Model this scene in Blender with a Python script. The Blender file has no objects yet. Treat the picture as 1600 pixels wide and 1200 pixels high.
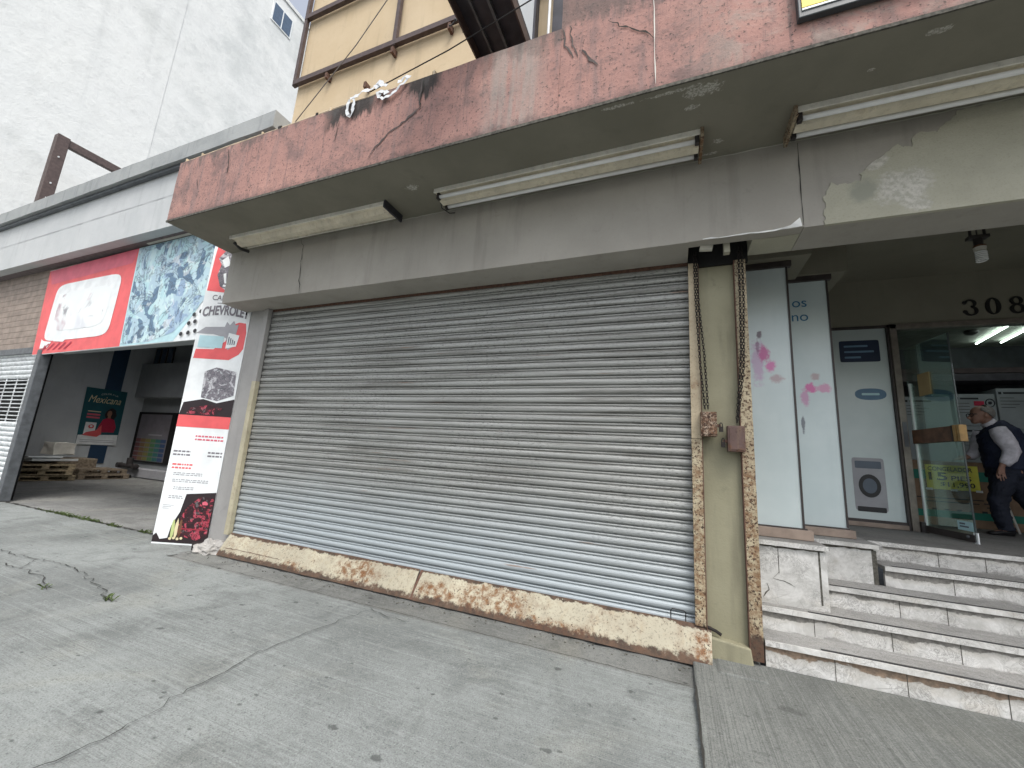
import bpy, bmesh, math, random
from mathutils import Vector, Matrix, noise
random.seed(7)
R = math.radians
S = bpy.context.scene
COL = S.collection

# ------------------------------------------------------------------ objects
class MB:
    """collects geometry (world coordinates) and links it as one mesh object"""
    def __init__(s): s.bm = bmesh.new()
    def quad(s, *p):
        f = s.bm.faces.new([s.bm.verts.new(Vector(q)) for q in p]); return f
    def poly(s, pts): return s.quad(*pts)
    def box(s, x0, x1, y0, y1, z0, z1, skew=None):
        v = [s.bm.verts.new((x, y, z)) for x in (x0, x1) for y in (y0, y1) for z in (z0, z1)]
        for f in ((0,1,3,2),(4,6,7,5),(0,4,5,1),(2,3,7,6),(0,2,6,4),(1,5,7,3)):
            s.bm.faces.new([v[i] for i in f])
        return v
    def obox(s, c, ax, ay, az):
        """oriented box: centre and three half-axis vectors"""
        c, ax, ay, az = map(Vector, (c, ax, ay, az))
        v = [s.bm.verts.new(c + ax*i + ay*j + az*k) for i in (-1,1) for j in (-1,1) for k in (-1,1)]
        for f in ((0,1,3,2),(4,6,7,5),(0,4,5,1),(2,3,7,6),(0,2,6,4),(1,5,7,3)):
            s.bm.faces.new([v[i] for i in f])
    def prism(s, pts, d):
        """polygon pts (3d, planar) extruded by vector d"""
        d = Vector(d); a = [s.bm.verts.new(Vector(p)) for p in pts]; b = [s.bm.verts.new(Vector(p)+d) for p in pts]
        n = len(a); s.bm.faces.new(a); s.bm.faces.new(b[::-1])
        for i in range(n): s.bm.faces.new((a[i], b[i], b[(i+1)%n], a[(i+1)%n]))
    def tube(s, pts, r, n=8, closed=False, caps=True):
        pts = [Vector(p) for p in pts]; rings = []; N = len(pts)
        rr = r if isinstance(r, (list, tuple)) else [r]*N
        prev = None
        for i, p in enumerate(pts):
            if closed: t = pts[(i+1) % N] - pts[i-1]
            else: t = pts[min(i+1, N-1)] - pts[max(i-1, 0)]
            t.normalize()
            if prev is None:
                u = t.cross(Vector((0,0,1)))
                if u.length < 1e-3: u = t.cross(Vector((1,0,0)))
            else:
                u = prev - t*prev.dot(t)
            u.normalize(); prev = u; w = t.cross(u)
            rings.append([s.bm.verts.new(p + (u*math.cos(a)+w*math.sin(a))*rr[i]) for a in [2*math.pi*k/n for k in range(n)]])
        M = N if closed else N-1
        for i in range(M):
            A, B = rings[i], rings[(i+1) % N]
            for k in range(n): s.bm.faces.new((A[k], A[(k+1)%n], B[(k+1)%n], B[k]))
        if caps and not closed:
            s.bm.faces.new(rings[0][::-1]); s.bm.faces.new(rings[-1])
    def ribbon(s, pts, w, up):
        pts = [Vector(p) for p in pts]; up = Vector(up).normalized(); pv = None
        ww = w if isinstance(w, (list, tuple)) else [w]*len(pts)
        for i, p in enumerate(pts):
            t = (pts[min(i+1, len(pts)-1)] - pts[max(i-1, 0)]).normalized(); u = up.cross(t).normalized()*ww[i]/2
            a, b = s.bm.verts.new(p-u), s.bm.verts.new(p+u)
            if pv: s.bm.faces.new((pv[0], a, b, pv[1]))
            pv = (a, b)
    def grid(s, o, u, v, nu, nv, fn=None):
        o, u, v = Vector(o), Vector(u), Vector(v)
        g = [[s.bm.verts.new(fn(o + u*(i/nu) + v*(j/nv), i/nu, j/nv) if fn else o + u*(i/nu) + v*(j/nv)) for j in range(nv+1)] for i in range(nu+1)]
        for i in range(nu):
            for j in range(nv): s.bm.faces.new((g[i][j], g[i+1][j], g[i+1][j+1], g[i][j+1]))
    def sphere(s, c, r, nu=16, nv=10, sc=(1,1,1)):
        m = Matrix.Translation(Vector(c)) @ Matrix.Diagonal((r*sc[0], r*sc[1], r*sc[2], 1))
        bmesh.ops.create_uvsphere(s.bm, u_segments=nu, v_segments=nv, radius=1, matrix=m)
    def sub(s, n, amp=0.0, sc=3.0, lim=0.0):
        """cut into ~n pieces along long edges and wobble by noise"""
        for _ in range(n):
            es = [e for e in s.bm.edges if e.calc_length() > lim]
            if not es: break
            bmesh.ops.subdivide_edges(s.bm, edges=es, cuts=1, use_grid_fill=True)
        if amp:
            for v in s.bm.verts:
                q = noise.noise_vector(v.co*sc); v.co += q*amp
    def build(s, name, m, parent=None, origin=None, bev=0.0, smooth=False, solid=0.0, keepn=False):
        bm = s.bm
        if not keepn: bmesh.ops.recalc_face_normals(bm, faces=bm.faces)
        o3 = Vector((0,0,0))
        if parent is not None: o3 = ORG[parent.name]
        elif origin is not None: o3 = Vector(origin)
        bmesh.ops.translate(bm, verts=bm.verts, vec=-o3)
        me = bpy.data.meshes.new(name); bm.to_mesh(me); bm.free()
        if smooth:
            for p in me.polygons: p.use_smooth = True
        for mm in (m if isinstance(m, (list, tuple)) else [m]): me.materials.append(mm)
        o = bpy.data.objects.new(name, me); COL.objects.link(o)
        if parent is not None: o.parent = parent
        else: o.location = o3
        ORG[o.name] = o3
        if solid:
            md = o.modifiers.new('thick', 'SOLIDIFY'); md.thickness = solid; md.offset = 0
        if bev:
            md = o.modifiers.new('edge', 'BEVEL'); md.width = bev; md.segments = 2; md.limit_method = 'ANGLE'; md.angle_limit = R(40)
        return o
ORG = {}
def tag(o, label, cat, group=None, kind=None):
    if label: o['label'] = label
    if cat: o['category'] = cat
    if group: o['group'] = group
    if kind: o['kind'] = kind
    return o
def thing(name, label, cat, loc=(0,0,0), group=None):
    o = bpy.data.objects.new(name, None); COL.objects.link(o); o.location = loc; o.empty_display_size = .1
    ORG[o.name] = Vector(loc); return tag(o, label, cat, group)
def struct(o): o['kind'] = 'structure'; return o
def box(name, m, parent, *b, bev=0.0, **k):
    q = MB(); q.box(*b); return q.build(name, m, parent, bev=bev, **k)
def text(name, body, m, parent, pos, right, up, w=None, h=None, depth=.004, bold=0.0, shear=0.0, bend=0.0):
    """flat lettering: lower-left corner at pos, fitted to width w and height h"""
    cu = bpy.data.curves.new('lettering', 'FONT'); cu.body = body; cu.extrude = 0; cu.offset = bold; cu.shear = shear
    ob = bpy.data.objects.new('lettering', cu); COL.objects.link(ob); bpy.context.view_layer.update()
    me = bpy.data.meshes.new_from_object(ob.evaluated_get(bpy.context.evaluated_depsgraph_get()))
    bpy.data.objects.remove(ob); bpy.data.curves.remove(cu)
    right, up = Vector(right).normalized(), Vector(up).normalized(); nrm = right.cross(up)
    xs = [v.co.x for v in me.vertices]; ys = [v.co.y for v in me.vertices]
    x0, x1, y0, y1 = min(xs), max(xs), min(ys), max(ys)
    sx = w/(x1-x0) if w else None; sy = h/(y1-y0) if h else None
    sx = sx or sy; sy = sy or sx
    off = ORG[parent.name]
    b = bmesh.new(); b.from_mesh(me)
    for v in b.verts:
        a, c = (v.co.x-x0)*sx, (v.co.y-y0)*sy
        if bend: c += bend*(1-(2*a/((x1-x0)*sx)-1)**2)
        v.co = Vector(pos) + right*a + up*c + nrm*depth - off
    me2 = bpy.data.meshes.new(name); b.to_mesh(me2); b.free(); bpy.data.meshes.remove(me)
    me2.materials.clear(); me2.materials.append(m)
    o = bpy.data.objects.new(name, me2); COL.objects.link(o); o.parent = parent; ORG[o.name] = off
    return o
def copy_tree(o, shift, parent=None):
    c = o.copy(); COL.objects.link(c); c.parent = parent
    if parent is None: c.location = o.location + Vector(shift)
    for ch in list(o.children): copy_tree(ch, shift, c)
    return c

# ------------------------------------------------------------------ materials
class Mat:
    def __init__(s, name):
        s.m = bpy.data.materials.new(name); s.m.use_nodes = True; s.t = s.m.node_tree; s.n = s.t.nodes; s.l = s.t.links
        s.b = s.n['Principled BSDF']; s.co = s.n.new('ShaderNodeTexCoord').outputs['Object']; s._xyz = None
    def set(s, sock, v):
        if isinstance(v, bpy.types.NodeSocket): s.l.new(v, sock)
        elif isinstance(v, (tuple, list)): sock.default_value = (*v, 1)[:4] if len(v) == 3 and len(sock.default_value) == 4 else v
        else: sock.default_value = v
    def vec(s, sc=(1,1,1), rot=(0,0,0)):
        n = s.n.new('ShaderNodeMapping'); n.inputs['Scale'].default_value = sc; n.inputs['Rotation'].default_value = rot
        s.l.new(s.co, n.inputs['Vector']); return n.outputs[0]
    def noise(s, scale, detail=4, rough=.55, st=None, dist=0.0, rot=(0,0,0)):
        n = s.n.new('ShaderNodeTexNoise'); n.inputs['Scale'].default_value = scale; n.inputs['Detail'].default_value = detail
        n.inputs['Roughness'].default_value = rough; n.inputs['Distortion'].default_value = dist
        s.l.new(s.vec(st, rot) if st else s.co, n.inputs['Vector']); return n.outputs['Fac']
    def voro(s, scale, feat='F1', st=None, rnd=1.0):
        n = s.n.new('ShaderNodeTexVoronoi'); n.feature = feat; n.inputs['Scale'].default_value = scale; n.inputs['Randomness'].default_value = rnd
        s.l.new(s.vec(st) if st else s.co, n.inputs['Vector']); return n.outputs['Distance']
    def step(s, f, lo, hi):
        n = s.n.new('ShaderNodeMapRange'); n.interpolation_type = 'SMOOTHSTEP'
        s.set(n.inputs[0], f); n.inputs[1].default_value = lo; n.inputs[2].default_value = hi; return n.outputs[0]
    def math(s, op, a, b=0.0, clamp=False):
        n = s.n.new('ShaderNodeMath'); n.operation = op; n.use_clamp = clamp; s.set(n.inputs[0], a); s.set(n.inputs[1], b); return n.outputs[0]
    def mul(s, a, b): return s.math('MULTIPLY', a, b)
    def add(s, a, b): return s.math('ADD', a, b, True)
    def mix(s, f, a, b, mode='MIX'):
        n = s.n.new('ShaderNodeMix'); n.data_type = 'RGBA'; n.blend_type = mode
        s.set(n.inputs[0], f); s.set(n.inputs[6], a); s.set(n.inputs[7], b); return n.outputs[2]
    def xyz(s, i):
        if s._xyz is None:
            n = s.n.new('ShaderNodeSeparateXYZ'); s.l.new(s.co, n.inputs[0]); s._xyz = n.outputs
        return s._xyz[i]
    def band(s, i, lo, hi, soft):
        """1 inside [lo,hi] of axis i"""
        return s.mul(s.step(s.xyz(i), lo-soft, lo+soft), s.math('SUBTRACT', 1.0, s.step(s.xyz(i), hi-soft, hi+soft)))
    def near(s, c, r, amp=.5, nscale=14, lo=.75, hi=1.0, detail=5):
        """soft ragged patch: 1 near point c (object space), radii r"""
        a = s.n.new('ShaderNodeVectorMath'); a.operation = 'SUBTRACT'; s.l.new(s.co, a.inputs[0]); a.inputs[1].default_value = c
        b = s.n.new('ShaderNodeVectorMath'); b.operation = 'DIVIDE'; s.l.new(a.outputs[0], b.inputs[0]); b.inputs[1].default_value = r
        d = s.n.new('ShaderNodeVectorMath'); d.operation = 'LENGTH'; s.l.new(b.outputs[0], d.inputs[0])
        e = s.math('ADD', d.outputs['Value'], s.mul(s.math('SUBTRACT', s.noise(nscale, detail, .65), .5), amp*2))
        return s.math('SUBTRACT', 1.0, s.step(e, lo, hi))
    def out(s, c, rough=.8, metal=0.0, spec=.35, bump=None, bs=.3, bd=.01):
        s.set(s.b.inputs['Base Color'], c); s.set(s.b.inputs['Roughness'], rough); s.set(s.b.inputs['Metallic'], metal)
        s.b.inputs['Specular IOR Level'].default_value = spec
        if bump is not None:
            n = s.n.new('ShaderNodeBump'); n.inputs['Strength'].default_value = bs; n.inputs['Distance'].default_value = bd
            s.set(n.inputs['Height'], bump); s.l.new(n.outputs[0], s.b.inputs['Normal'])
        return s.m
def plain(name, c, rough=.6, metal=0.0, spec=.4, var=.25, sc=9, bs=.08):
    m = Mat(name); f = m.noise(sc, 5)
    d = tuple(x*(1-var) for x in c); e = tuple(min(1, x*(1+var*.5)) for x in c)
    return m.out(m.mix(m.step(f, .3, .7), d, e), rough, metal, spec, bump=m.noise(sc*9, 3), bs=bs, bd=.003)
def emit(name, c, st):
    m = Mat(name); m.b.inputs['Emission Color'].default_value = (*c, 1); m.b.inputs['Emission Strength'].default_value = st
    return m.out((.8,.8,.8), .4)

def mat_pavement(name, base, along_y, streak, blotch=1.0):
    m = Mat(name); X = lambda k: tuple(x*k for x in base)
    big = m.noise(.5, 6, .62, dist=.3); mid = m.noise(2.3, 7, .66, dist=.7); m3 = m.noise(7, 7, .7, dist=.4); fine = m.noise(120, 4, .7); gr = m.noise(30, 6, .8)
    sa, sb = ((150, 1.6, 20), (46, .9, 10)) if along_y else ((1.3, 120, 20), (.8, 38, 10))
    br = m.noise(1, 6, .7, st=sa, dist=.25); br2 = m.noise(1, 5, .65, st=sb, dist=.6)
    patch = m.step(m.noise(.8, 4, .6), .38, .62)
    c = m.mix(m.step(big, .34, .64), X(.72), X(1.15))
    c = m.mix(m.mul(m.step(m.noise(.9, 6, .6, dist=1), .5, .72), .5*blotch), c, (base[0]*1.22, base[1]*1.16, base[2]*1.05))
    c = m.mix(m.mul(m.step(mid, .48, .68), .65*blotch), c, X(.55))
    c = m.mix(m.mul(m.step(m3, .52, .72), .45*blotch), c, X(.52))
    c = m.mix(m.mul(m.step(m3, .48, .3), .25*blotch), c, X(1.3))
    c = m.mix(m.mul(m.mul(m.step(br, .45, .62), streak), patch if not along_y else .9), c, X(.55))
    c = m.mix(m.mul(m.step(br2, .5, .66), streak*.6), c, X(1.35))
    c = m.mix(m.mul(m.step(gr, .50, .68), .5), c, X(.45)); c = m.mix(m.mul(m.step(gr, .46, .32), .4), c, X(1.45)); c = m.mix(m.mul(m.step(fine, .5, .68), .6), c, X(.4)); c = m.mix(m.mul(m.step(fine, .44, .28), .5), c, X(1.7))
    wob = m.mul(m.math('SUBTRACT', m.noise(22, 4, .7), .5), .22)
    for sc, lo, hi, k in ((1.15, .04, .09, .65), (2.6, .05, .10, .7), (5.5, .05, .11, .65), (13, .05, .12, .5)):
        d = m.math('ADD', m.voro(sc, st=(1, 1.6, 1)), wob if sc < 5 else m.mul(wob, .6)); c = m.mix(m.mul(m.math('SUBTRACT', 1, m.step(d, lo, hi)), k*blotch), c, X(.25))
    h = m.math('ADD', m.math('ADD', m.mul(br, 1.0 if along_y else .5), m.mul(fine, .6)), m.math('ADD', m.mul(m3, 1.0), m.mul(gr, .8)))
    return m.out(c, .9, 0, .22, bump=h, bs=.6, bd=.008)
def mat_rusty(name, paint, amt, bot=None, lowrust=.18, toprust=None, spread=None):
    m = Mat(name)
    n1 = m.noise(4.5, 7, .68, dist=.4); n2 = m.noise(55, 6, .75); n3 = m.noise(130, 3, .65); n4 = m.noise(16, 6, .72)
    dark = m.mix(m.step(n4, .35, .65), (.035,.021,.016), (.095,.052,.034)); orange = m.mix(m.step(n2, .35, .65), (.10,.04,.016), (.25,.115,.035))
    p = m.mix(m.step(m.noise(3, 5), .35, .7), tuple(x*.8 for x in paint), paint)
    p = m.mix(m.mul(m.step(n4, .48, .72), .6), p, tuple(x*.58 for x in paint)); p = m.mix(m.mul(m.step(m.noise(1, 5, .6, st=(14, 14, 1.5)), .52, .75), .35), p, (.33,.25,.14))
    dens = m.step(n1, .62-amt*.35, .78-amt*.2)
    if spread: 
        dens = m.mul(dens, .35)
        for c, r in spread: dens = m.add(dens, m.mul(m.near(c, r, .6, 7, .45, 1.05), 1.0 if r[0] < 10 else .55))
    soft = m.mul(dens, m.step(n4, .38, .62)); p = m.mix(m.mul(soft, .97), p, orange)
    chips = m.add(m.mul(m.step(n2, .60-amt*.11, .66-amt*.1), m.add(dens, .2 + amt*.6)), m.mul(m.step(n3, .66, .72), dens)); p = m.mix(chips, p, dark)
    f = chips
    if bot is not None:
        g = m.math('SUBTRACT', 1, m.step(m.math('ADD', m.xyz(2), m.mul(m.math('SUBTRACT', m.noise(13, 7, .7), .5), lowrust)), bot, bot+lowrust*.18)); f = m.add(f, g); p = m.mix(m.mul(g, .93), p, dark)
    if toprust is not None:
        g = m.step(m.math('ADD', m.xyz(2), m.mul(m.math('SUBTRACT', m.noise(7, 7, .72), .5), .13)), toprust, toprust+.008); f = m.add(f, g); p = m.mix(m.mul(g, .93), p, dark)
    return m.out(p, m.math('ADD', .55, m.mul(f, .35)), 0, .35, bump=m.math('SUBTRACT', m.mul(n2, .4), m.mul(f, .6)), bs=.5, bd=.004)
def mat_paint(name, a, b, rough=.75, grime=.35, gc=(.08,.08,.07), bs=.25, streakz=True):
    m = Mat(name); n = m.noise(1.2, 6, .6); st = m.noise(1, 5, .6, st=(7, 7, .7)); fi = m.noise(60, 4, .65)
    c = m.mix(m.step(n, .3, .7), a, b)
    if streakz: c = m.mix(m.mul(m.step(st, .52, .75), grime), c, gc)
    c = m.mix(m.mul(m.step(m.noise(7, 6, .7, dist=.6), .58, .75), grime*.8), c, gc)
    c = m.mix(m.mul(m.step(fi, .55, .8), .2), c, tuple(x*.5 for x in a))
    return m.out(c, rough, 0, .3, bump=m.math('ADD', m.mul(fi, .5), m.mul(m.noise(9, 5), .9)), bs=bs, bd=.008)
def mat_fascia():
    m = Mat('pink_plaster')
    big = m.noise(.9, 5, .6); mid = m.noise(3.2, 7, .68, dist=.5); st = m.noise(1, 6, .62, st=(9, 9, .9)); sp = m.noise(38, 5, .72); sp2 = m.noise(14, 6, .7)
    c = m.mix(m.step(big, .3, .7), (.405,.232,.196), (.35,.205,.178))
    c = m.mix(m.mul(m.step(m.noise(2, 5), .5, .7), .6), c, (.47,.275,.23))
    c = m.mix(m.mul(m.step(st, .48, .68), .65), c, (.24,.175,.165)); c = m.mix(m.mul(m.step(m.noise(1, 6, .65, st=(26, 26, 1.4)), .56, .7), .5), c, (.14,.11,.108))
    c = m.mix(m.mul(m.step(mid, .46, .68), .62), c, (.15,.115,.112)); c = m.mix(m.mul(m.step(m.noise(9, 7, .78, dist=.5), .5, .68), .42), c, (.12,.095,.092))
    c = m.mix(m.mul(m.step(sp2, .55, .7), m.mul(m.step(mid, .4, .6), .7)), c, (.10,.09,.09))
    c = m.mix(m.mul(m.step(sp, .55, .66), m.mul(m.step(big, .25, .45), .95)), c, (.085,.068,.064))
    # washed-out grey run below the steel beam and pale mineral patch by the round corner
    run = m.mul(m.band(0, -1.45, -.98, .12), m.step(m.noise(1, 5, .6, st=(12, 12, .8)), .3, .62)); c = m.mix(m.mul(run, .75), c, (.33,.30,.27))
    pale = m.mul(m.band(0, .3, 1.6, .3), m.step(mid, .42, .6)); c = m.mix(m.mul(pale, .55), c, (.42,.36,.31))
    # soot under the coping, where the bags hang
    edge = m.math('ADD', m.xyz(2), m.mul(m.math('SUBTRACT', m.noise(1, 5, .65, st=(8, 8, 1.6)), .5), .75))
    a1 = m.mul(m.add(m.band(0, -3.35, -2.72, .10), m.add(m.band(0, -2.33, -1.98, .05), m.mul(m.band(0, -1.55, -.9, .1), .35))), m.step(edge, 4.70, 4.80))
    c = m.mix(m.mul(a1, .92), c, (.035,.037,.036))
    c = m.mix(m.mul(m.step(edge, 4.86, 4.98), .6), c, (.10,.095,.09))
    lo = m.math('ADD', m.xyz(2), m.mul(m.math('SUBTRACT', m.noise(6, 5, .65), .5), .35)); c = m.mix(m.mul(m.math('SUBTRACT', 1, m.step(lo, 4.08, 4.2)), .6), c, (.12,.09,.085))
    return m.out(c, .9, 0, .2, bump=m.math('ADD', m.mul(sp, .6), m.mul(mid, 1.4)), bs=.55, bd=.012)
def mat_shutter():
    m = Mat('galvanised_slats')
    a = m.noise(1, 6, .65, st=(.7, 1, 30)); b = m.noise(1, 4, .6, st=(.5, 1, 11.2)); fi = m.noise(1, 5, .75, st=(26, 10, 90)); big = m.noise(.8, 4)
    c = m.mix(m.step(b, .3, .7), (.29,.293,.278), (.395,.40,.38))
    c = m.mix(m.mul(m.step(a, .48, .64), .7), c, (.15,.145,.13))
    c = m.mix(m.mul(m.step(fi, .52, .62), m.mul(m.step(big, .34, .56), .85)), c, (.13,.13,.12))
    c = m.mix(m.math('SUBTRACT', 1, m.step(m.math('ADD', m.xyz(2), m.mul(m.math('SUBTRACT', big, .5), .5)), .3, 1.3)), c, (.40,.44,.455), 'MIX')  # bluish sky reflection painted into the colour of the lower slats
    c = m.mix(m.mul(m.step(m.noise(1, 5, .6, st=(1.2, 1, 30)), .66, .72), .7), c, (.20,.10,.05))
    return m.out(c, m.math('ADD', .38, m.mul(a, .3)), .35, .45, bump=fi, bs=.12, bd=.003)
def mat_marble(name='veined_marble', dirt=None):
    m = Mat(name)
    w = m.noise(4, 7, .7, dist=1.2); v = m.voro(7, 'DISTANCE_TO_EDGE'); v2 = m.noise(11, 8, .75, dist=2.2)
    ve = m.mul(m.math('SUBTRACT', 1, m.step(m.math('ABSOLUTE', m.math('SUBTRACT', v2, .5)), .004, .03)), m.step(m.noise(3.1, 3), .35, .6))
    c = m.mix(m.step(w, .3, .7), (.42,.415,.39), (.66,.655,.63))
    c = m.mix(m.mul(ve, .85), c, (.17,.165,.155)); c = m.mix(m.mul(m.step(m.noise(6, 8, .78, dist=.8), .5, .68), .45), c, (.30,.295,.28))
    c = m.mix(m.mul(m.math('SUBTRACT', 1, m.step(v, .0, .022)), m.mul(m.step(m.noise(2.2, 3), .5, .62), .6)), c, (.25,.24,.22))
    c = m.mix(m.mul(m.step(m.noise(2.0, 6, .7), .52, .72), .45), c, (.45,.40,.32))
    c = m.mix(m.mul(m.step(m.noise(24, 5, .7), .62, .74), .5), c, (.26,.25,.23))
    if dirt:
        gz = m.n.new('ShaderNodeSeparateXYZ'); m.l.new(m.n['Texture Coordinate'].outputs['Generated'], gz.inputs[0]); g = gz.outputs[2]
        run = m.noise(1, 5, .65, st=(1.7, 1, 2)); e = m.math('ADD', g, m.math('ADD', m.mul(m.math('SUBTRACT', m.noise(1, 7, .7, st=(9, 4, 22)), .5), .5), m.mul(m.math('SUBTRACT', run, .5), 1.1)))
        c = m.mix(m.mul(m.step(e, .45, .75), .4), c, (.40,.375,.32))
        c = m.mix(m.mul(m.step(e, .74, .80), .9), c, m.mix(m.step(m.noise(30, 5, .7), .35, .65), dirt, tuple(x*2.1 for x in dirt)))
        c = m.mix(m.mul(m.math('SUBTRACT', 1, m.step(e, .0, .12)), .5), c, dirt)
    return m.out(c, .45, 0, .4, bump=v2, bs=.12, bd=.006)
def mat_stucco():
    m = Mat('white_stucco'); big = m.noise(.12, 6, .6); fi = m.noise(6, 6, .75); st = m.noise(1, 6, .6, st=(1, .8, .16), rot=(R(35),0,0))
    c = m.mix(m.step(big, .35, .7), (.67,.69,.68), (.72,.735,.715))
    c = m.mix(m.mul(m.step(st, .5, .72), .28), c, (.44,.46,.455)); c = m.mix(m.mul(m.step(m.noise(1, 6, .65, st=(1, 1.6, .12)), .55, .72), .2), c, (.40,.42,.42)); c = m.mix(m.mul(m.step(m.noise(2.2, 7, .75), .5, .7), .25), c, (.45,.47,.46))
    far = m.step(m.math('ADD', m.xyz(1), m.mul(m.math('SUBTRACT', m.noise(.5, 4), .5), 1.0)), -.9, -.6); c = m.mix(m.mul(far, m.mul(m.step(m.noise(.8, 7, .7), .4, .7), .5)), c, (.45,.48,.475))
    c = m.mix(m.mul(m.step(fi, .5, .8), .35), c, (.46,.475,.47))
    c = m.mix(m.mul(m.step(m.noise(.33, 6, .65), .56, .72), .35), c, (.44,.46,.44))
    return m.out(c, .92, 0, .2, bump=m.math('ADD', fi, m.mul(m.noise(1.3, 5), 2)), bs=.5, bd=.03)
def mat_colour(name, c, rough=.5):
    return plain(name, c, rough, var=.12, sc=4, bs=.02)

P = {}
P['pave'] = mat_pavement('worn_concrete', (.232,.248,.240), False, .65)
P['pave2'] = mat_pavement('broom_concrete', (.188,.196,.184), True, .75, .6)
P['gutter'] = mat_pavement('dirty_concrete', (.185,.19,.18), False, .4, 1.3)
P['floor'] = mat_pavement('garage_concrete', (.22,.222,.212), False, .5)
P['ground'] = plain('asphalt', (.06,.06,.06), .9)
P['fascia'] = mat_fascia()
P['beam'] = mat_paint('grey_wall_paint', (.31,.293,.258), (.37,.35,.31), grime=.35, gc=(.19,.18,.155), bs=.3)
def mat_soffit():
    m = Mat('olive_soffit_paint'); n = m.noise(1.2, 6, .6); fi = m.noise(60, 4, .65); oy = -3.75
    c = m.mix(m.step(n, .3, .7), (.18,.172,.136), (.225,.213,.17)); c = m.mix(m.mul(m.step(m.noise(5, 6, .7, dist=.6), .55, .75), .3), c, (.13,.122,.095))
    f = None
    for x, y, a, b in ((.24,2.67,.17,.075),(.16,2.80,.07,.035),(.38,3.2,.06,.04),(-.35,2.62,.2,.02),(1.5,2.68,.09,.03),(-2.45,2.94,.10,.06),(.05,2.62,.25,.02),(1.25,2.85,.03,.02),(.33,3.33,.12,.02)):
        g = m.near((x, y+oy, 4.09), (a, b, .3), .95, 30, .55, .75, 6); f = g if f is None else m.add(f, g)
    sc = m.mix(m.step(m.noise(70, 4, .7), .4, .6), (.24,.235,.20), (.52,.50,.45)); c = m.mix(m.mul(f, .85), c, sc)
    return m.out(c, .85, 0, .2, bump=m.math('ADD', m.mul(fi, .4), m.mul(f, 1.2)), bs=.4, bd=.006)
P['soffit'] = mat_soffit()
def mat_bare():
    m = Mat('bare_olive_plaster'); n = m.noise(2.2, 6, .65); fi = m.noise(70, 4, .7)
    c = m.mix(m.step(n, .3, .7), (.37,.36,.285), (.45,.435,.35)); c = m.mix(m.mul(m.step(fi, .5, .75), .3), c, (.20,.19,.14))
    f = m.add(m.near((1.43, -.37, 3.78), (.10, .2, .10), .5, 16, .6, .9), m.add(m.near((1.58, -.37, 3.52), (.20, .2, .20), .55, 10, .5, .95), m.near((1.66, -.37, 3.37), (.10, .2, .06), .8, 24, .5, .8)))
    c = m.mix(m.mul(f, .75), c, m.mix(m.step(m.noise(30, 4, .7), .4, .62), (.40,.39,.34), (.60,.58,.53)))
    c = m.mix(m.near((1.34, -.37, 3.55), (.12, .2, .12), .7, 8, .5, 1), c, (.30,.305,.25))
    return m.out(c, .9, 0, .2, bump=m.math('ADD', fi, m.mul(f, .8)), bs=.4, bd=.006)
P['peel'] = mat_bare()
P['scab'] = mat_paint('chalky_plaster', (.45,.44,.38), (.58,.57,.50), grime=.2, gc=(.3,.29,.25), bs=.5)
P['chalk'] = plain('exposed_white_plaster', (.78,.78,.75), .9)
P['pillar'] = mat_paint('olive_paint', (.225,.212,.14), (.285,.27,.185), grime=.5, gc=(.13,.12,.085), bs=.5)
P['pilaster'] = mat_paint('bare_cement', (.27,.265,.255), (.34,.335,.32), grime=.4, gc=(.15,.15,.15), bs=.5)
P['yellow'] = mat_paint('ochre_render', (.50,.39,.245), (.56,.45,.30), grime=.35, gc=(.30,.24,.16), bs=.3)
P['entry'] = mat_paint('olive_grey_paint', (.19,.18,.14), (.22,.21,.165), grime=.2, gc=(.12,.11,.09), bs=.25)
P['dark_entry'] = mat_paint('dim_wall_paint', (.12,.115,.09), (.15,.145,.115), grime=.2, gc=(.08,.08,.07), bs=.2)
P['shutter'] = mat_shutter()
P['plate'] = mat_rusty('rusty_cream_plate', (.44,.405,.305), .5, bot=.042, lowrust=.17, toprust=.226, spread=[((-1.0+.4, -.02, .14), (.35, .3, .12)), ((.95, -.02, .15), (.5, .3, .15)), ((.35, -.02, .10), (.25, .3, .1)), ((1.55, -.02, .05), (.45, .3, .06)), ((2.7, -.02, .12), (.08, .3, .2)), ((-1.5, -.02, .06), (.25, .3, .06))])
P['rail'] = mat_rusty('flaking_cream_rail', (.47,.405,.275), .8, bot=.2, lowrust=.5, spread=[((0, 0, .75), (30, 30, 1.15))])
P['rail_old'] = mat_rusty('cream_rail', (.46,.42,.30), .1)
P['lockbox'] = mat_rusty('rusted_box_cream', (.42,.33,.25), 1.25)
P['lockbox_dark'] = mat_rusty('rusted_box_brown', (.12,.075,.065), .5)
P['rust'] = plain('dark_rust', (.12,.065,.045), .85, var=.4, sc=30, bs=.3)
P['iron'] = plain('dark_iron', (.028,.024,.022), .6, .5)
P['black'] = plain('black_gap', (.012,.012,.012), .9)
P['crack'] = plain('crack_dirt', (.035,.034,.03), .95)
P['crack2'] = plain('faint_crack', (.10,.085,.08), .95)
P['marble'] = mat_marble(); P['marble_riser'] = mat_marble('stained_marble', (.10,.095,.085)); P['marble_riser_brown'] = mat_marble('rust_stained_marble', (.125,.085,.055))
P['tread'] = mat_pavement('worn_tread', (.32,.317,.305), False, .5, .6)
P['landing'] = mat_pavement('terrazzo_landing', (.22,.215,.205), False, .3, .5)
P['grip'] = plain('black_grip_strip', (.04,.04,.04), .9)
P['grime'] = plain('joint_grime', (.10,.095,.08), .95, var=.5, sc=40)
P['grime2'] = plain('brown_grime', (.20,.14,.085), .95, var=.5, sc=40)
P['stucco'] = mat_stucco()
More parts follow.
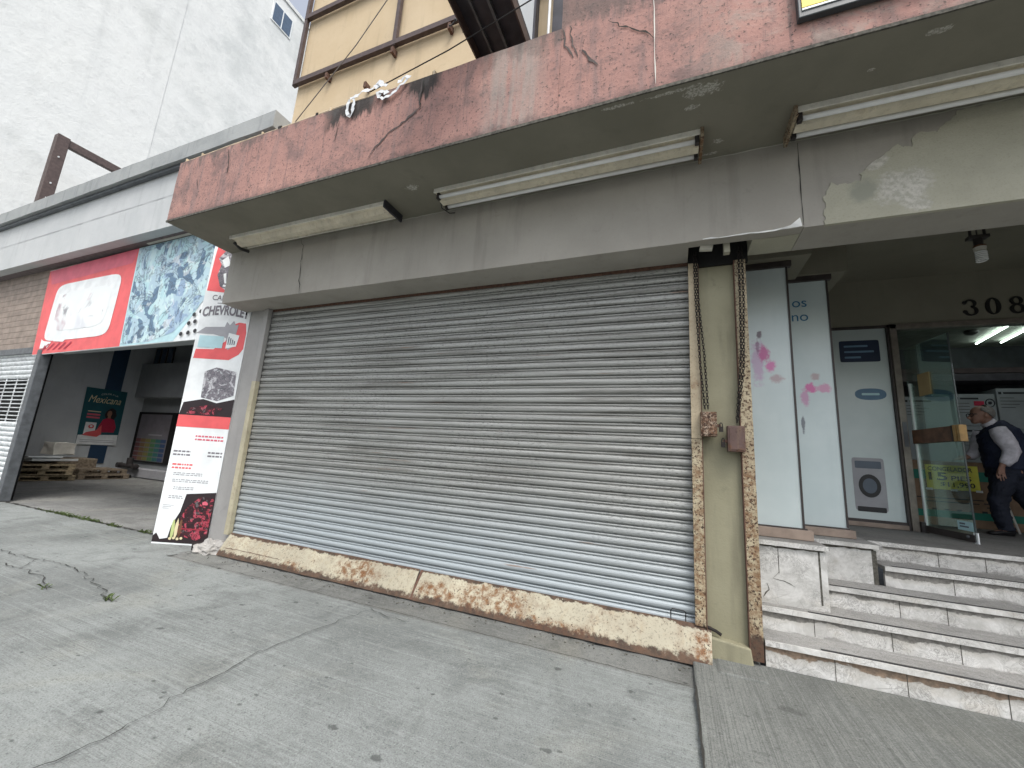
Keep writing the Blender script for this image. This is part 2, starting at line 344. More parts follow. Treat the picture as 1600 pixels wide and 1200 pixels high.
P['neigh'] = mat_paint('pale_grey_paint', (.43,.45,.452), (.49,.505,.505), grime=.3, gc=(.30,.315,.315), bs=.3)
P['cornice'] = mat_paint('grey_cement_coping', (.27,.285,.285), (.34,.355,.35), grime=.55, gc=(.15,.16,.16), bs=.6)
P['n_soffit'] = plain('brown_grey_soffit', (.16,.13,.13), .85)
P['brownsteel'] = plain('brown_painted_steel', (.085,.06,.055), .55, 0, .4, sc=14)
P['darksteel'] = plain('dark_steel', (.045,.045,.055), .55, .2)
P['gsteel'] = plain('grey_post', (.12,.13,.14), .5, .3)
P['clad'] = plain('tan_board', (.27,.22,.185), .7, sc=5)
P['white_slat'] = plain('white_slat', (.60,.63,.64), .45, .1)
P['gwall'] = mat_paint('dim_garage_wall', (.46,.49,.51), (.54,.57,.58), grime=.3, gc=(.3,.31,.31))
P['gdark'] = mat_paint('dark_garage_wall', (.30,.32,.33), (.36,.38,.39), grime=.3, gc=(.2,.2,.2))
P['navy'] = mat_colour('navy_paint', (.02,.05,.10))
P['teal'] = mat_colour('teal_print', (.012,.09,.11))
P['white'] = mat_colour('white_print', (.76,.79,.79))
P['offwhite'] = mat_colour('off_white', (.62,.60,.54))
P['red'] = mat_colour('coral_red_print', (.72,.115,.12))
P['pinkred'] = mat_colour('pink_red_print', (.62,.12,.17))
P['crimson'] = mat_colour('crimson_print', (.42,.02,.06))
P['engine'] = mat_colour('engine_red_print', (.30,.025,.045))
P['enginedark'] = mat_colour('dark_print', (.022,.014,.016))
P['sketch'] = mat_colour('grey_sketch_print', (.19,.18,.20))
P['sketch2'] = mat_colour('mid_grey_print', (.34,.34,.36))
P['pale'] = mat_colour('pale_blue_print', (.45,.66,.70))
P['sky_print'] = mat_colour('light_blue_print', (.34,.47,.62))
P['steelblue'] = mat_colour('steel_blue_print', (.13,.23,.34))
P['slate'] = mat_colour('slate_print', (.10,.125,.16))
P['cream_print'] = mat_colour('cream_print', (.66,.58,.36))
P['green_print'] = mat_colour('yellow_green_print', (.45,.52,.22))
P['skin_print'] = mat_colour('skin_print', (.30,.15,.10))
P['ink'] = mat_colour('black_ink', (.02,.02,.022))
P['blue_ink'] = mat_colour('blue_ink', (.03,.16,.30))
P['navy_ink'] = mat_colour('navy_ink', (.012,.025,.06))
P['magenta'] = mat_colour('magenta_print', (.55,.14,.35))
P['lilac'] = mat_colour('lilac_print', (.50,.36,.50))
P['signyellow'] = mat_colour('yellow_face', (.70,.55,.004), .35)
P['signdark'] = mat_colour('dark_sign_edge', (.045,.055,.06), .4)
P['fixture'] = mat_rusty('cream_enamel', (.74,.68,.54), .05)
P['fixture_white'] = mat_rusty('white_enamel', (.80,.78,.70), .0)
P['tube'] = plain('unlit_glass_tube', (.80,.81,.80), .2, 0, .6, var=.05)
P['fix_edge'] = mat_rusty('rusty_end', (.33,.28,.20), .75)
P['pipe'] = plain('cream_conduit', (.60,.49,.34), .5)
P['bag'] = plain('white_plastic', (.60,.62,.63), .35, var=.15)
P['cable'] = plain('cable_black', (.03,.03,.03), .6)
P['cable_grey'] = plain('cable_grey', (.16,.15,.14), .6)
P['wood'] = plain('pale_pallet_wood', (.42,.34,.22), .85, var=.45, sc=18)
P['wood2'] = plain('old_pallet_wood', (.20,.16,.115), .85, var=.45, sc=18)
P['brownwood'] = plain('brown_wood', (.14,.065,.035), .5, var=.4, sc=12)
P['palewood'] = plain('yellow_wood', (.42,.26,.10), .55, var=.3, sc=12)
P['card'] = plain('brown_cardboard', (.24,.16,.105), .85, sc=5)
P['green_tape'] = mat_colour('green_band', (.01,.16,.115), .6)
P['yellowcard'] = mat_colour('yellow_card', (.80,.76,.12), .7)
P['note'] = mat_colour('tan_paper', (.35,.25,.12), .8)
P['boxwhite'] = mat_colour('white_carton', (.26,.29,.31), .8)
P['boxink'] = mat_colour('carton_ink', (.025,.028,.035), .8)
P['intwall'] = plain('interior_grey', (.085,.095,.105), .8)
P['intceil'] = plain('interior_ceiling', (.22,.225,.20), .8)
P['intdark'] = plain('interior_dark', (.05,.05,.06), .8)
P['alu'] = plain('bronze_frame', (.20,.175,.15), .45, .3)
P['bronze'] = plain('dark_bronze_frame', (.06,.05,.048), .5, .3)
P['sill'] = plain('tan_wood_sill', (.30,.235,.19), .6, sc=6)
def mat_vinyl():
    m = Mat('frosted_vinyl'); n = m.noise(1.5, 5, .6); W = lambda x, y, z: (x, y-3.75, z)
    c = m.mix(m.step(n, .3, .7), (.52,.60,.60), (.60,.67,.665)); c = m.mix(m.mul(m.step(m.noise(1, 4, .6, st=(4, 4, .5)), .55, .75), .25), c, (.42,.50,.50))
    def spot(p, r, col, k=.92, amp=.85, ns=17):
        nonlocal c; c = m.mix(m.mul(m.near(W(*p), r, amp, ns, .45, 1.0), k), c, col)
    spot((.80,4.4,2.50), (.07,.3,.28), (.50,.34,.50), .8); spot((.85,4.4,2.58), (.06,.3,.10), (.50,.10,.28)); spot((.90,4.4,2.46), (.06,.3,.07), (.60,.16,.38)); spot((.82,4.4,2.78), (.03,.3,.05), (.12,.08,.10)); spot((.95,4.4,2.33), (.07,.3,.05), (.40,.25,.27), .7); spot((.80,4.4,2.66), (.02,.3,.10), (.20,.08,.16), .7)
    spot((1.30,4.93,2.24), (.05,.3,.11), (.55,.30,.45)); spot((1.36,4.93,2.34), (.06,.3,.07), (.62,.12,.34)); spot((1.47,4.93,2.33), (.08,.3,.06), (.60,.24,.40), .8); spot((1.40,4.93,2.46), (.05,.3,.05), (.42,.26,.27), .7); spot((1.27,4.93,1.95), (.02,.3,.12), (.10,.10,.13), .8)
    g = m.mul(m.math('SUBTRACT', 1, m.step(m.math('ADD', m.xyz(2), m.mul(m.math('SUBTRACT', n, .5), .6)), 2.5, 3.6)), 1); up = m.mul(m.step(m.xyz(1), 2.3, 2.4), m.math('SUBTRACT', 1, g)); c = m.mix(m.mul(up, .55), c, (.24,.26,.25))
    return m.out(c, .26, 0, .4, bump=n, bs=.03, bd=.003)
P['vinyl'] = mat_vinyl()
P['plastic_dark'] = plain('dark_plastic', (.04,.035,.035), .4)
P['concrete_rub'] = mat_paint('broken_cement', (.30,.29,.275), (.40,.385,.36), grime=.4, gc=(.16,.155,.15), bs=.8)
P['weed'] = plain('weed_green', (.07,.10,.03), .8)
P['number'] = plain('black_numerals', (.015,.015,.015), .4)
P['skin'] = plain('skin', (.27,.15,.11), .5, var=.12)
P['hair'] = plain('grey_hair', (.20,.19,.18), .8, var=.3, sc=40, bs=.3)
P['vest'] = plain('navy_vest', (.012,.018,.042), .75)
P['shirt'] = plain('white_shirt', (.62,.60,.66), .8, sc=16)
P['trousers'] = plain('dark_navy_trousers', (.014,.018,.032), .8)
P['shoe'] = plain('black_shoe', (.01,.01,.012), .4)
P['lamp_on'] = emit('lit_tube', (.92,1.0,.95), 9.0)
def glass(name, tint, alpha):
    m = Mat(name); t = m.n.new('ShaderNodeBsdfTransparent'); t.inputs[0].default_value = (*tint, 1)
    g = m.n.new('ShaderNodeBsdfGlossy'); g.inputs['Roughness'].default_value = .02; g.inputs['Color'].default_value = (.9,1,.97,1)
    fr = m.n.new('ShaderNodeFresnel'); fr.inputs['IOR'].default_value = 1.5
    f = m.math('ADD', m.mul(fr.outputs[0], .4), alpha, True)
    mx = m.n.new('ShaderNodeMixShader'); m.l.new(f, mx.inputs[0]); m.l.new(t.outputs[0], mx.inputs[1]); m.l.new(g.outputs[0], mx.inputs[2])
    m.l.new(mx.outputs[0], m.n['Material Output'].inputs['Surface']); return m.m
P['glass'] = glass('green_glass', (.88,.94,.91), .015)
P['winglass'] = plain('blue_window_glass', (.06,.10,.16), .12, 0, .6, var=.2)

def jag(pts, step=.05, amp=.012, axis=(0,1,0), seed=0):
    """polyline broken into short wandering pieces"""
    out = []; rnd = random.Random(seed)
    for a, b in zip(pts, pts[1:]):
        a, b = Vector(a), Vector(b); n = max(1, int((b-a).length/step))
        for i in range(n):
            out.append(a + (b-a)*(i/n) + (Vector([rnd.uniform(-1,1)*k for k in axis])*amp if out else Vector()))
    out.append(Vector(pts[-1])); return out
def crack(name, pts, w, m, parent, up, step=.05, amp=.012, axis=(1,1,0), seed=0):
    p = jag(pts, step, amp, axis, seed); rnd = random.Random(seed+99); q = MB()
    q.ribbon(p, [w*rnd.uniform(.35, 1.3)*(.4 if i in (0, len(p)-1) else 1) for i in range(len(p))], up)
    return q.build(name, m, parent)

# ------------------------------------------------------------------ ground
q = MB(); q.box(-400, 400, -400, 400, -.5, -.16); struct(q.build('ground', P['ground']))
q = MB(); q.grid((-24, -6, 0), (24.13, 0, 0), (0, 9.225, 0), 160, 60, lambda p, a, b: p + Vector((0, 0, .006*noise.noise(p*1.1) + .003*noise.noise(p*5))))
pave = q.build('pavement', P['pave'], smooth=True); struct(pave)
q = MB(); q.box(-24, .13, -6, 3.22, -.3, -.02); struct(q.build('pavement_base', P['gutter']))
q = MB(); q.grid((-5.75, 3.215, -.004), (5.9, 0, 0), (0, .52, 0), 120, 10, lambda p, a, b: p + Vector((0, 0, -.008 + .010*noise.noise(p*6) + .014*b)))
struct(q.build('gutter_strip', P['gutter'], smooth=True))
q = MB(); q.box(.13, 9, -6, 3.76, -.3, .035); q.sub(0); o = q.build('ramp_slab', P['pave2'], bev=.012); struct(o)
q = MB(); q.box(.285, .60, 3.45, 3.80, .0, .045); o = q.build('ramp_patch', P['pave2'], bev=.02); struct(o)
q = MB(); q.grid((-24, 3.2, -.002), (18.3, 0, 0), (0, .56, 0), 60, 4); struct(q.build('driveway_apron', P['pave']))
q = MB(); q.grid((-24, 3.77, -.012), (18.15, 0, 0), (0, 5.2, 0), 40, 20, lambda p, a, b: p + Vector((0, 0, .006*noise.noise(p*2))))
struct(q.build('garage_floor', P['floor'], smooth=True))
for i, (pts, w, am) in enumerate([
    ([(-2.53, 3.2, .012), (-2.66, 2.3, .012), (-2.52, 1.3, .012), (-2.5, -1, .012)], .006, .03),
    ([(-7.3, 2.36, .012), (-6.55, 2.42, .012), (-5.9, 2.47, .012), (-5.0, 2.33, .012), (-4.45, 2.18, .012)], .009, .03),
    ([(-6.6, 2.17, .012), (-6.1, 2.2, .012), (-5.75, 2.19, .012), (-5.2, 2.05, .012)], .010, .03),
    ([(-6.5, 2.42, .012), (-6.2, 2.2, .012)], .007, .02),
    ([(-5.72, 3.24, .010), (-4.0, 3.235, .010), (-2.0, 3.23, .010), (.1, 3.225, .010)], .007, .008),
    ([(-12.2, 3.75, .008), (-9.5, 3.765, .008), (-7.0, 3.765, .008)], .05, .015),
    ([(.13, 3.2, .036), (.125, -1, .036)], .016, .004),
    ([(-2.55, 3.19, .012), (-2.35, 3.13, .012), (-2.1, 3.1, .012)], .006, .02)]):
    struct(crack('pavement_crack', pts, w, P['crack'], None, (0,0,1), .06, am, (1,1,0), i))
# weeds in the joint
q = MB()
for cx, cy, sx, n in [(-9.6, 3.74, .6, 170), (-8.8, 3.75, .35, 110), (-8.0, 3.74, .15, 40), (-7.25, 3.76, .12, 45), (-4.55, 2.19, .05, 22), (-5.3, 2.08, .05, 8)]:
    for _ in range(n):
        x, y = cx + random.gauss(0, sx*.6), cy + random.gauss(0, .018); h = random.uniform(.015, .06); a = random.uniform(0, 6.3); w = random.uniform(.003, .007)
        d = Vector((math.cos(a), math.sin(a), 0)); e = Vector((-d.y, d.x, 0))*w; p = Vector((x, y, .003))
        q.quad(p-e, p+e, p+d*h*.6+e*.6+Vector((0,0,h*.7)), p+d*h*1.1+Vector((0,0,h*.8)))
tag(q.build('weeds', P['weed']), 'low green weeds growing in the pavement joints', 'weeds', kind='stuff')

# ------------------------------------------------------------------ shop building
B = thing('shop_building', 'grey and pink shop building with a heavy plaster canopy, numbered entrance and ochre upper wall', 'building', (0, 3.75, 0))
XL, ZS, YF, YB = -5.9, 4.09, 2.57, 3.38
# canopy: fascia front with uneven plaster, low part and taller parapet on the right
q = MB(); q.box(XL-.02, -.81, YF, YF+.22, ZS+.02, 4.935); q.sub(5, .006, 4, .12); canopy = q.build('canopy', P['fascia'], B)
q = MB(); q.box(-.808, 7.2, YF+.001, YF+.22, ZS+.02, 6.4); q.sub(5, .006, 4, .14); q.build('parapet', P['fascia'], B)
q = MB(); q.box(XL-.015, 7.2, YF+.006, YB+.18, ZS-.002, ZS+.018); q.sub(5, .004, 3, .12); q.build('soffit', P['soffit'], B); box('canopy_slab', P['fascia'], B, XL-.018, 7.2, YF+.222, YB+.18, ZS+.022, 4.5)
q = MB(); q.box(XL-.024, 7.2, YF-.007, YF+.005, ZS-.006, ZS+.019); q.sub(5, .004, 5, .12); q.build('drip_edge', P['grime'], B)
for i, (pts, w, m) in enumerate([
    ([(-2.18,0,4.9),(-2.16,0,4.6),(-2.3,0,4.5),(-2.5,0,4.41),(-2.63,0,4.3),(-2.7,0,4.2)], .02, 'crack2'),
    ([(-2.14,0,4.93),(-2.165,0,4.58)], .009, 'crack'),
    ([(-.80,0,4.93),(-.77,0,4.75),(-.70,0,4.6)], .014, 'crack2'), ([(-.74,0,4.93),(-.70,0,4.72),(-.66,0,4.6)], .010, 'crack2'),
    ([(-.43,0,4.85),(-.3,0,4.73),(-.13,0,4.6),(-.09,0,4.54)], .014, 'crack'), ([(-.63,0,4.65),(-.5,0,4.46)], .02, 'crack2'),
    ([(-4.95,0,4.88),(-4.9,0,4.7),(-4.88,0,4.52)], .012, 'crack'), ([(-3.17,0,4.75),(-3.18,0,4.5)], .008, 'crack'),
    ([(-5.45,0,4.6),(-5.4,0,4.45)], .012, 'crack2')]):
    crack('crack', [(a, YF-.0075, c) for a, _, c in pts], w, P[m], B, (0,-1,0), .04, .012, (1,0,1), 20+i)
crack('paint_run', [(-.09, YF-.0075, 5.2), (-.085, YF-.0075, 4.5), (-.08, YF-.0075, 4.14)], .008, P['offwhite'], B, (0,-1,0), .1, .003, (1,0,0), 5)
# beam over the shutter (left piece) and over the entrance (right piece), a cavity between them at the pillar
q = MB(); q.box(XL+.01, .155, YB, 3.745, 3.316, ZS+.001); q.sub(4, .004, 2.5, .2); q.build('beam', P['beam'], B)
q = MB(); q.box(.153, .965, YB+.001, YB+.10, 3.319, ZS+.0005); q.sub(4, .0035, 2.5, .12); q.build('beam_facing', P['beam'], B)
q = MB(); q.box(.967, 7.2, YB+.003, 3.745, 3.314, ZS+.001); q.sub(4, .0035, 2.5, .2); q.build('entrance_beam', P['beam'], B)
q = MB(); q.box(.635, .966, YB+.102, 3.745, 3.315, 3.7); q.sub(2, .003, 6, .1); q.build('beam_stub', P['peel'], B)
box('cavity_back', P['black'], B, .155, .635, 3.70, 3.74, 3.24, 4.05)
box('cavity_timber', P['peel'], B, .43, .475, 3.5, 3.56, 3.25, 3.75)
q = MB(); q.obox((.30, 3.50, 3.33), (.05,.01,.0), (0,.02,0), (.01,0,.045)); q.build('cavity_fragment', P['scab'], B)
crack('crack', [(-4.51,YB-.006,4.08),(-4.46,YB-.006,3.98),(-4.44,YB-.006,3.6),(-4.39,YB-.006,3.33)], .009, P['crack'], B, (0,-1,0), .05, .015, (1,0,1), 41)
crack('crack', [(.966,YB-.004,4.06),(.965,YB-.004,3.33)], .008, P['crack'], B, (0,-1,0), .1, .002, (1,0,0), 42)
crack('crack', [(-2.9,YB-.008,4.072),(-.4,YB-.008,4.072),(1.0,YB-.008,4.074),(2.4,YB-.008,4.074)], .008, P['scab'], B, (0,-1,0), .07, .006, (1,0,1), 43)
crack('plaster_edge', [(.26,YB-.003,3.325),(.5,YB-.003,3.322),(.93,YB-.003,3.325)], .012, P['chalk'], B, (0,-1,0), .05, .004, (1,0,1), 44)
q = MB(); q.prism([(.955, YB-.006, 3.325), (.80, YB-.006, 3.325), (.88, YB-.006, 3.345), (.945, YB-.006, 3.40)], (0, .02, 0)); q.build('plaster_chip', P['chalk'], B)
# peeled paint: the bare layer shows to the right of a ragged line
rg0 = [(1.10,3.312),(1.095,3.40),(1.12,3.46),(1.11,3.54),(1.15,3.66),(1.19,3.63),(1.24,3.625),(1.33,3.645),(1.345,3.635),(1.34,3.70),(1.40,3.755),(1.47,3.80),(1.55,3.865),(1.58,3.875),(1.60,3.855),(1.645,3.84),(1.655,3.90),(1.69,3.95),(1.74,3.945),(1.81,3.925),(1.86,3.99),(1.92,4.055),(2.1,4.072),(2.6,4.075),(4,4.075),(7.2,4.075),(7.2,3.312)]
rg = [(p.x, p.y) for p in jag([(a, c, 0) for a, c in rg0[:24]], .022, .011, (1,1,0), 8)] + rg0[24:]
q = MB(); q.prism([(a, YB-.004, c) for a, c in rg], (0, .03, 0)); q.build('bare_patch', P['peel'], B)
# pilaster on the left of the shutter, pillar between the two rails
q = MB(); q.prism([(-5.83,3.80,-.02),(-5.80,3.755,-.02),(-5.74,3.75,-.02),(-5.40,3.75,-.02),(-5.40,4.15,-.02),(-5.83,4.15,-.02)], (0,0,3.40)); q.sub(4, .006, 3, .15); q.build('pilaster', P['pilaster'], B)
q = MB(); q.box(.23, .535, 3.735, 4.10, .03, 3.245); q.sub(4, .003, 4, .1); q.build('pillar', P['pillar'], B)
q = MB(); q.prism([(.24,3.67,.03),(.545,3.67,.03),(.528,3.67,.155),(.24,3.67,.185)], (0,.09,0)); q.build('pillar_base', P['pillar'], B, bev=.012)
q = MB(); q.box(.54, .605, 3.90, 4.4, 0, 3.3); q.build('jamb_wall', P['entry'], B)
# steel rail on the entrance side of the pillar
q = MB(); q.box(.527, .613, 3.69, 3.735, .075, 3.26); q.sub(5, .0025, 12, .05); o = q.build('entrance_rail', P['rail'], B)
q = MB(); q.box(.521, .527, 3.685, 3.76, .1, 3.26); q.build('rail_flange', P['rust'], B)
# upper wall with brown grid
YU = 3.55
q = MB(); q.box(-5.40, 7.2, YU, YU+.25, 4.4, 12); q.sub(3, .004, 1, .5); q.build('upper_wall', P['yellow'], B)
box('side_wall', P['yellow'], B, -5.40, -5.2, YU+.252, 12, 4.4, 12)
G = MB()
for z in (6.95, 8.2, 9.5): G.box(-5.42, 2.6, YU-.09, YU-.03, z-.04, z+.04)
gr = G.build('grid_frame', P['brownsteel'], B)
for x in (-5.40, -3.50, -1.6): box('grid_post', P['brownsteel'], gr, x-.03, x+.03, YU-.084, YU-.034, 6.90, 10.5)
box('vertical_panel', P['neigh'], B, -1.66, -1.42, YU-.13, YU-.02, 4.6, 9, bev=.01); box('panel_edge', P['darksteel'], B, -1.42, -1.395, YU-.13, YU-.02, 4.6, 9)
box('riser_post', P['darksteel'], B, -1.13, -1.0, YU-.3, YU-.2, 4.6, 9)
q = MB(); q.tube([(-1.15, YU-.35, 4.6), (-1.15, YU-.35, 6), (-1.14, YU-.35, 9)], .014, 8); q.build('riser_pipe', P['white'], B)
q = MB()
for k in range(9): q.sphere((-1.19+random.uniform(-.03,.03), YU-.36, 4.95+k*.05), random.uniform(.02,.04), 6, 5)
q.build('rusty_bracket', P['rust'], B)
for x, z in ((-4.7, 6.84), (-3.5, 6.83), (-3.9, 6.4), (-2.6, 6.85)): box('grid_bracket', P['rust'], B, x-.02, x+.02, YU-.1, YU-.01, z-.06, z+.03)
# entrance recess
YD = 6.27; ZL = .875
q = MB(); q.box(.60, 6.0, 3.746, YD+.02, 4.03, 4.12); q.build('entrance_ceiling', P['entry'], B)
q = MB(); q.box(1.55, 6.0, YD, YD+.12, 3.40, 4.03); q.sub(3, .002, 2, .3); q.build('lintel_wall', P['entry'], B)
q = MB(); q.box(5.9, 6.05, 3.746, YD, 0, 4.03); q.build('entrance_side_wall', P['entry'], B)
q = MB(); q.box(.61, 1.27, 4.28, 4.85, 3.53, 4.03); q.build('bulkhead', P['entry'], B); q = MB(); q.box(.61, 1.74, 4.852, YD, 3.575, 4.03); q.build('bulkhead', P['entry'], B)
# display windows, three stepped bays
def bay(x0, x1, y, z0, z1, frame=True):
    w = MB(); w.box(x0, x1, y, y+.012, z0, z1); o = w.build('display_window', P['vinyl'], B)
    return o
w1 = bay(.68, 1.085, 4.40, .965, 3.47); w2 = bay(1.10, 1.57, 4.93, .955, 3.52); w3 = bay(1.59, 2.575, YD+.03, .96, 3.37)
box('window_return', P['vinyl'], B, 1.073, 1.085, 4.413, 4.928, .965, 3.5); box('window_return', P['vinyl'], B, 1.558, 1.57, 4.943, YD+.028, .955, 3.55)
for w, x0, x1, y, z in ((w1, .66, 1.12, 4.36, 3.47), (w2, 1.11, 1.605, 4.89, 3.52)):
    box('window_header', P['bronze'], w, x0, x1, y, y+.06, z, z+.055)
    box('window_edge', P['bronze'], w, x1-.045, x1-.03, y+.03, y+.055, .965, z)
for w, x0, x1, y, zt in ((w1, .64, 1.135, 4.33, .96), (w2, 1.137, 1.60, 4.84, .95)):
    box('window_sill', P['sill'], w, x0, x1, y, y+.10, ZL+.003, zt, bev=.004)
    box('window_gasket', P['bronze'], w, x0, x1-.03, y+.05, y+.072, zt, zt+.012)
box('window_sill', P['sill'], w3, 1.6, 2.575, YD-.02, YD+.06, ZL+.003, .93, bev=.004); box('window_gasket', P['bronze'], w3, 1.6, 2.575, YD, YD+.03, .93, .962)
box('window_header', P['bronze'], w3, 1.6, 2.60, YD-.01, YD+.05, 3.37, 3.40)
def wp(name, m, pts, o): q = MB(); q.poly([(a, YD+.0285-o, b) for a, b in pts]); return q.build(name, P[m], w3)
def rr(a, b, c, d, p=.35, n=24): return [((a+b)/2 + (b-a)/2*math.copysign(abs(math.cos(t))**p, math.cos(t)), (c+d)/2 + (d-c)/2*math.copysign(abs(math.sin(t))**p, math.sin(t))) for t in [2*math.pi*k/n for k in range(n)]]
wp('offer_print', 'navy_ink', rr(2.08, 2.50, 2.93, 3.22, .12), 0)
for k, (a, b) in enumerate(((2.13,2.38),(2.13,2.44),(2.13,2.30))): wp('offer_line', 'steelblue', rr(a, b, 3.13-k*.075, 3.155-k*.075, .15), .002)
wp('offer_print', 'steelblue', rr(2.20, 2.52, 2.43, 2.58, .8), 0); wp('offer_line', 'pale', rr(2.27, 2.45, 2.49, 2.52, .2), .002)
wp('appliance_print', 'sketch2', rr(2.10, 2.42, 1.06, 1.70, .12), 0); wp('appliance_print', 'slate', rr(2.13, 2.39, 1.57, 1.66, .15), .002); wp('appliance_print', 'ink', rr(2.15, 2.37, 1.22, 1.50, 1), .002); wp('appliance_print', 'slate', rr(2.19, 2.33, 1.27, 1.45, 1), .004); wp('appliance_print', 'ink', rr(2.12, 2.40, 1.05, 1.11, .12), .003)
text('window_lettering', 'os', P['blue_ink'], w2, (1.245, 4.93, 3.235), (1,0,0), (0,0,1), h=.072, depth=.003); text('window_lettering', 'no', P['blue_ink'], w2, (1.235, 4.93, 3.075), (1,0,0), (0,0,1), h=.072, depth=.003)
# door frame, transom and lettering above
DF = MB(); DF.box(2.60, 2.668, YD-.03, YD+.10, ZL, 3.40); DF.box(2.60, 6.0, YD-.03, YD+.10, 3.34, 3.40); df = DF.build('door_frame', P['alu'], B, bev=.004)
box('frame_dark_strip', P['bronze'], df, 2.577, 2.598, YD-.01, YD+.08, ZL, 3.4); box('transom_bar', P['bronze'], df, 2.67, 6.0, YD+.0, YD+.07, 2.76, 2.815)  # narrow dark bronze strip along the left side of the door frame
box('transom_glass', P['glass'], df, 2.67, 6.0, YD+.03, YD+.04, 2.816, 3.338)
box('floor_hinge_box', P['plastic_dark'], df, 2.67, 2.73, YD-.06, YD+.06, ZL, .99); box('hinge', P['bronze'], df, 2.67, 2.76, YD-.02, YD+.05, 2.66, 2.75)
box('strike', P['gsteel'], df, 2.615, 2.655, YD-.036, YD-.031, 1.85, 2.15)
def ring(q, cx, cz, ro, ri, y, a0=0, a1=360, n=28):
    """digit stroke: band between an outer and an inner ellipse"""
    prev = None
    for k in range(n+1):
        t = R(a0 + (a1-a0)*k/n)
        o = (cx + ro[0]*math.cos(t), cz + ro[1]*math.sin(t)); i = (cx + ri[0]*math.cos(t), cz + ri[1]*math.sin(t))
        if prev:
            q.prism([(prev[0][0], y, prev[0][1]), (o[0], y, o[1]), (i[0], y, i[1]), (prev[1][0], y, prev[1][1])], (0, .012, 0))
        prev = (o, i)
yn = YD-.014; zb = 3.47
q = MB(); ring(q, 3.395, zb+.150, (.058,.052), (.030,.036), yn, -80, 160); ring(q, 3.395, zb+.055, (.066,.062), (.034,.046), yn, -165, 80); q.sphere((3.345, yn+.004, zb+.16), .021, 10, 8, (1,.3,1)); q.sphere((3.343, yn+.004, zb+.045), .023, 10, 8, (1,.3,1)); q.build('house_numeral', P['number'], B)
q = MB(); ring(q, 3.595, zb+.10, (.068,.105), (.030,.092), yn); q.build('house_numeral', P['number'], B)
q = MB(); ring(q, 3.80, zb+.152, (.055,.052), (.027,.036), yn); ring(q, 3.80, zb+.052, (.066,.060), (.032,.042), yn); q.build('house_numeral', P['number'], B)
# shop interior
box('interior_floor', P['landing'], B, .6, 6.05, YD+.0, 10.2, ZL-.03, ZL-.001)
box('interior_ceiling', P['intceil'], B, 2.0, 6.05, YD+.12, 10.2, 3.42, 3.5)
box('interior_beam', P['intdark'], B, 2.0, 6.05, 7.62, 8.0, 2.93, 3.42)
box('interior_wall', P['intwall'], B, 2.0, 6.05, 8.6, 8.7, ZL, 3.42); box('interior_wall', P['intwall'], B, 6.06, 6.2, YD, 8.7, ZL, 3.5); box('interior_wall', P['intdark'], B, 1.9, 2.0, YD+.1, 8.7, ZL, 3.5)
# mass behind the shutter so that nothing shows through
box('rear_wall', P['dark_entry'], B, -5.8, .6, 4.4, 4.5, 0, 4.4)

# ------------------------------------------------------------------ roller shutter
SH = thing('roller_shutter', 'closed grey galvanised roller shutter of horizontal slats filling the wide shopfront', 'shutter', (-2.6, 3.75, 0))
x0, x1 = -5.36, .165; z0, z1, pitch = .20, 3.36, .0893
prof = [(0, .010), (.03, -.002), (.07, -.010), (.18, -.0165), (.34, -.019), (.48, -.017), (.60, -.012), (.665, -.002), (.685, .006), (.705, .006), (.725, -.003), (.77, -.008), (.84, -.009), (.90, -.004), (.93, .004), (.955, .016), (.985, .016)]
rows = []
k = 0
while z0 + k*pitch < z1:
    for a, d in prof: rows.append((z0 + (k+a)*pitch, d, k))
    k += 1
q = MB(); nx = 44
gv = []
for (z, d, k) in rows:
    sag = .0035*math.sin(k*1.7) ; rr = []
    for i in range(nx+1):
        x = x0 + (x1-x0)*i/nx
        rr.append(q.bm.verts.new((x, 3.775 + d + .012*noise.noise(Vector((x*.5, k*.06, 3))) + .0025*noise.noise(Vector((x*2.3, k*.9, 8))), z + .006*noise.noise(Vector((x*.35, k*.12, 1))))))
    gv.append(rr)
for j in range(len(gv)-1):
    for i in range(nx): q.bm.faces.new((gv[j][i], gv[j][i+1], gv[j+1][i+1], gv[j+1][i]))
q.build('curtain', P['shutter'], SH, smooth=False)
q = MB(); q.box(-5.425, -5.345, 3.69, 3.748, .22, 2.25); q.sub(5, .002, 10, .06); q.build('guide_rail', P['rail_old'], SH)
q = MB(); q.box(-5.425, -5.347, 3.692, 3.748, 2.252, 3.31); q.build('guide_rail', P['pilaster'], SH)
q = MB(); q.box(.157, .236, 3.68, 3.73, .24, .50); q.sub(4, .002, 12, .05); q.build('guide_rail', P['rail'], SH, bev=.004)
q = MB(); q.box(.157, .236, 3.679, 3.73, .503, 1.68); q.sub(5, .002, 12, .05); q.build('guide_rail', P['rail'], SH)
q = MB(); q.box(.157, .236, 3.681, 3.73, 1.684, 3.27); q.sub(5, .002, 12, .05); q.build('guide_rail', mat_rusty('cream_rail_upper', (.46,.385,.265), .3), SH)
q = MB(); q.box(.236, .242, 3.676, 3.76, .2, 3.25); q.build('rail_flange', P['rust'], SH)
q = MB(); q.tube([(-.02, 3.735, .23), (-.02, 3.70, .31), (-.01, 3.70, .325), (.08, 3.70, .322), (.09, 3.70, .31), (.09, 3.735, .23)], .004, 6); q.build('pull_handle', P['iron'], SH)
q = MB(); q.box(-5.34, .155, 3.752, 3.76, 3.285, 3.325); q.build('top_seal', P['rust'], SH)
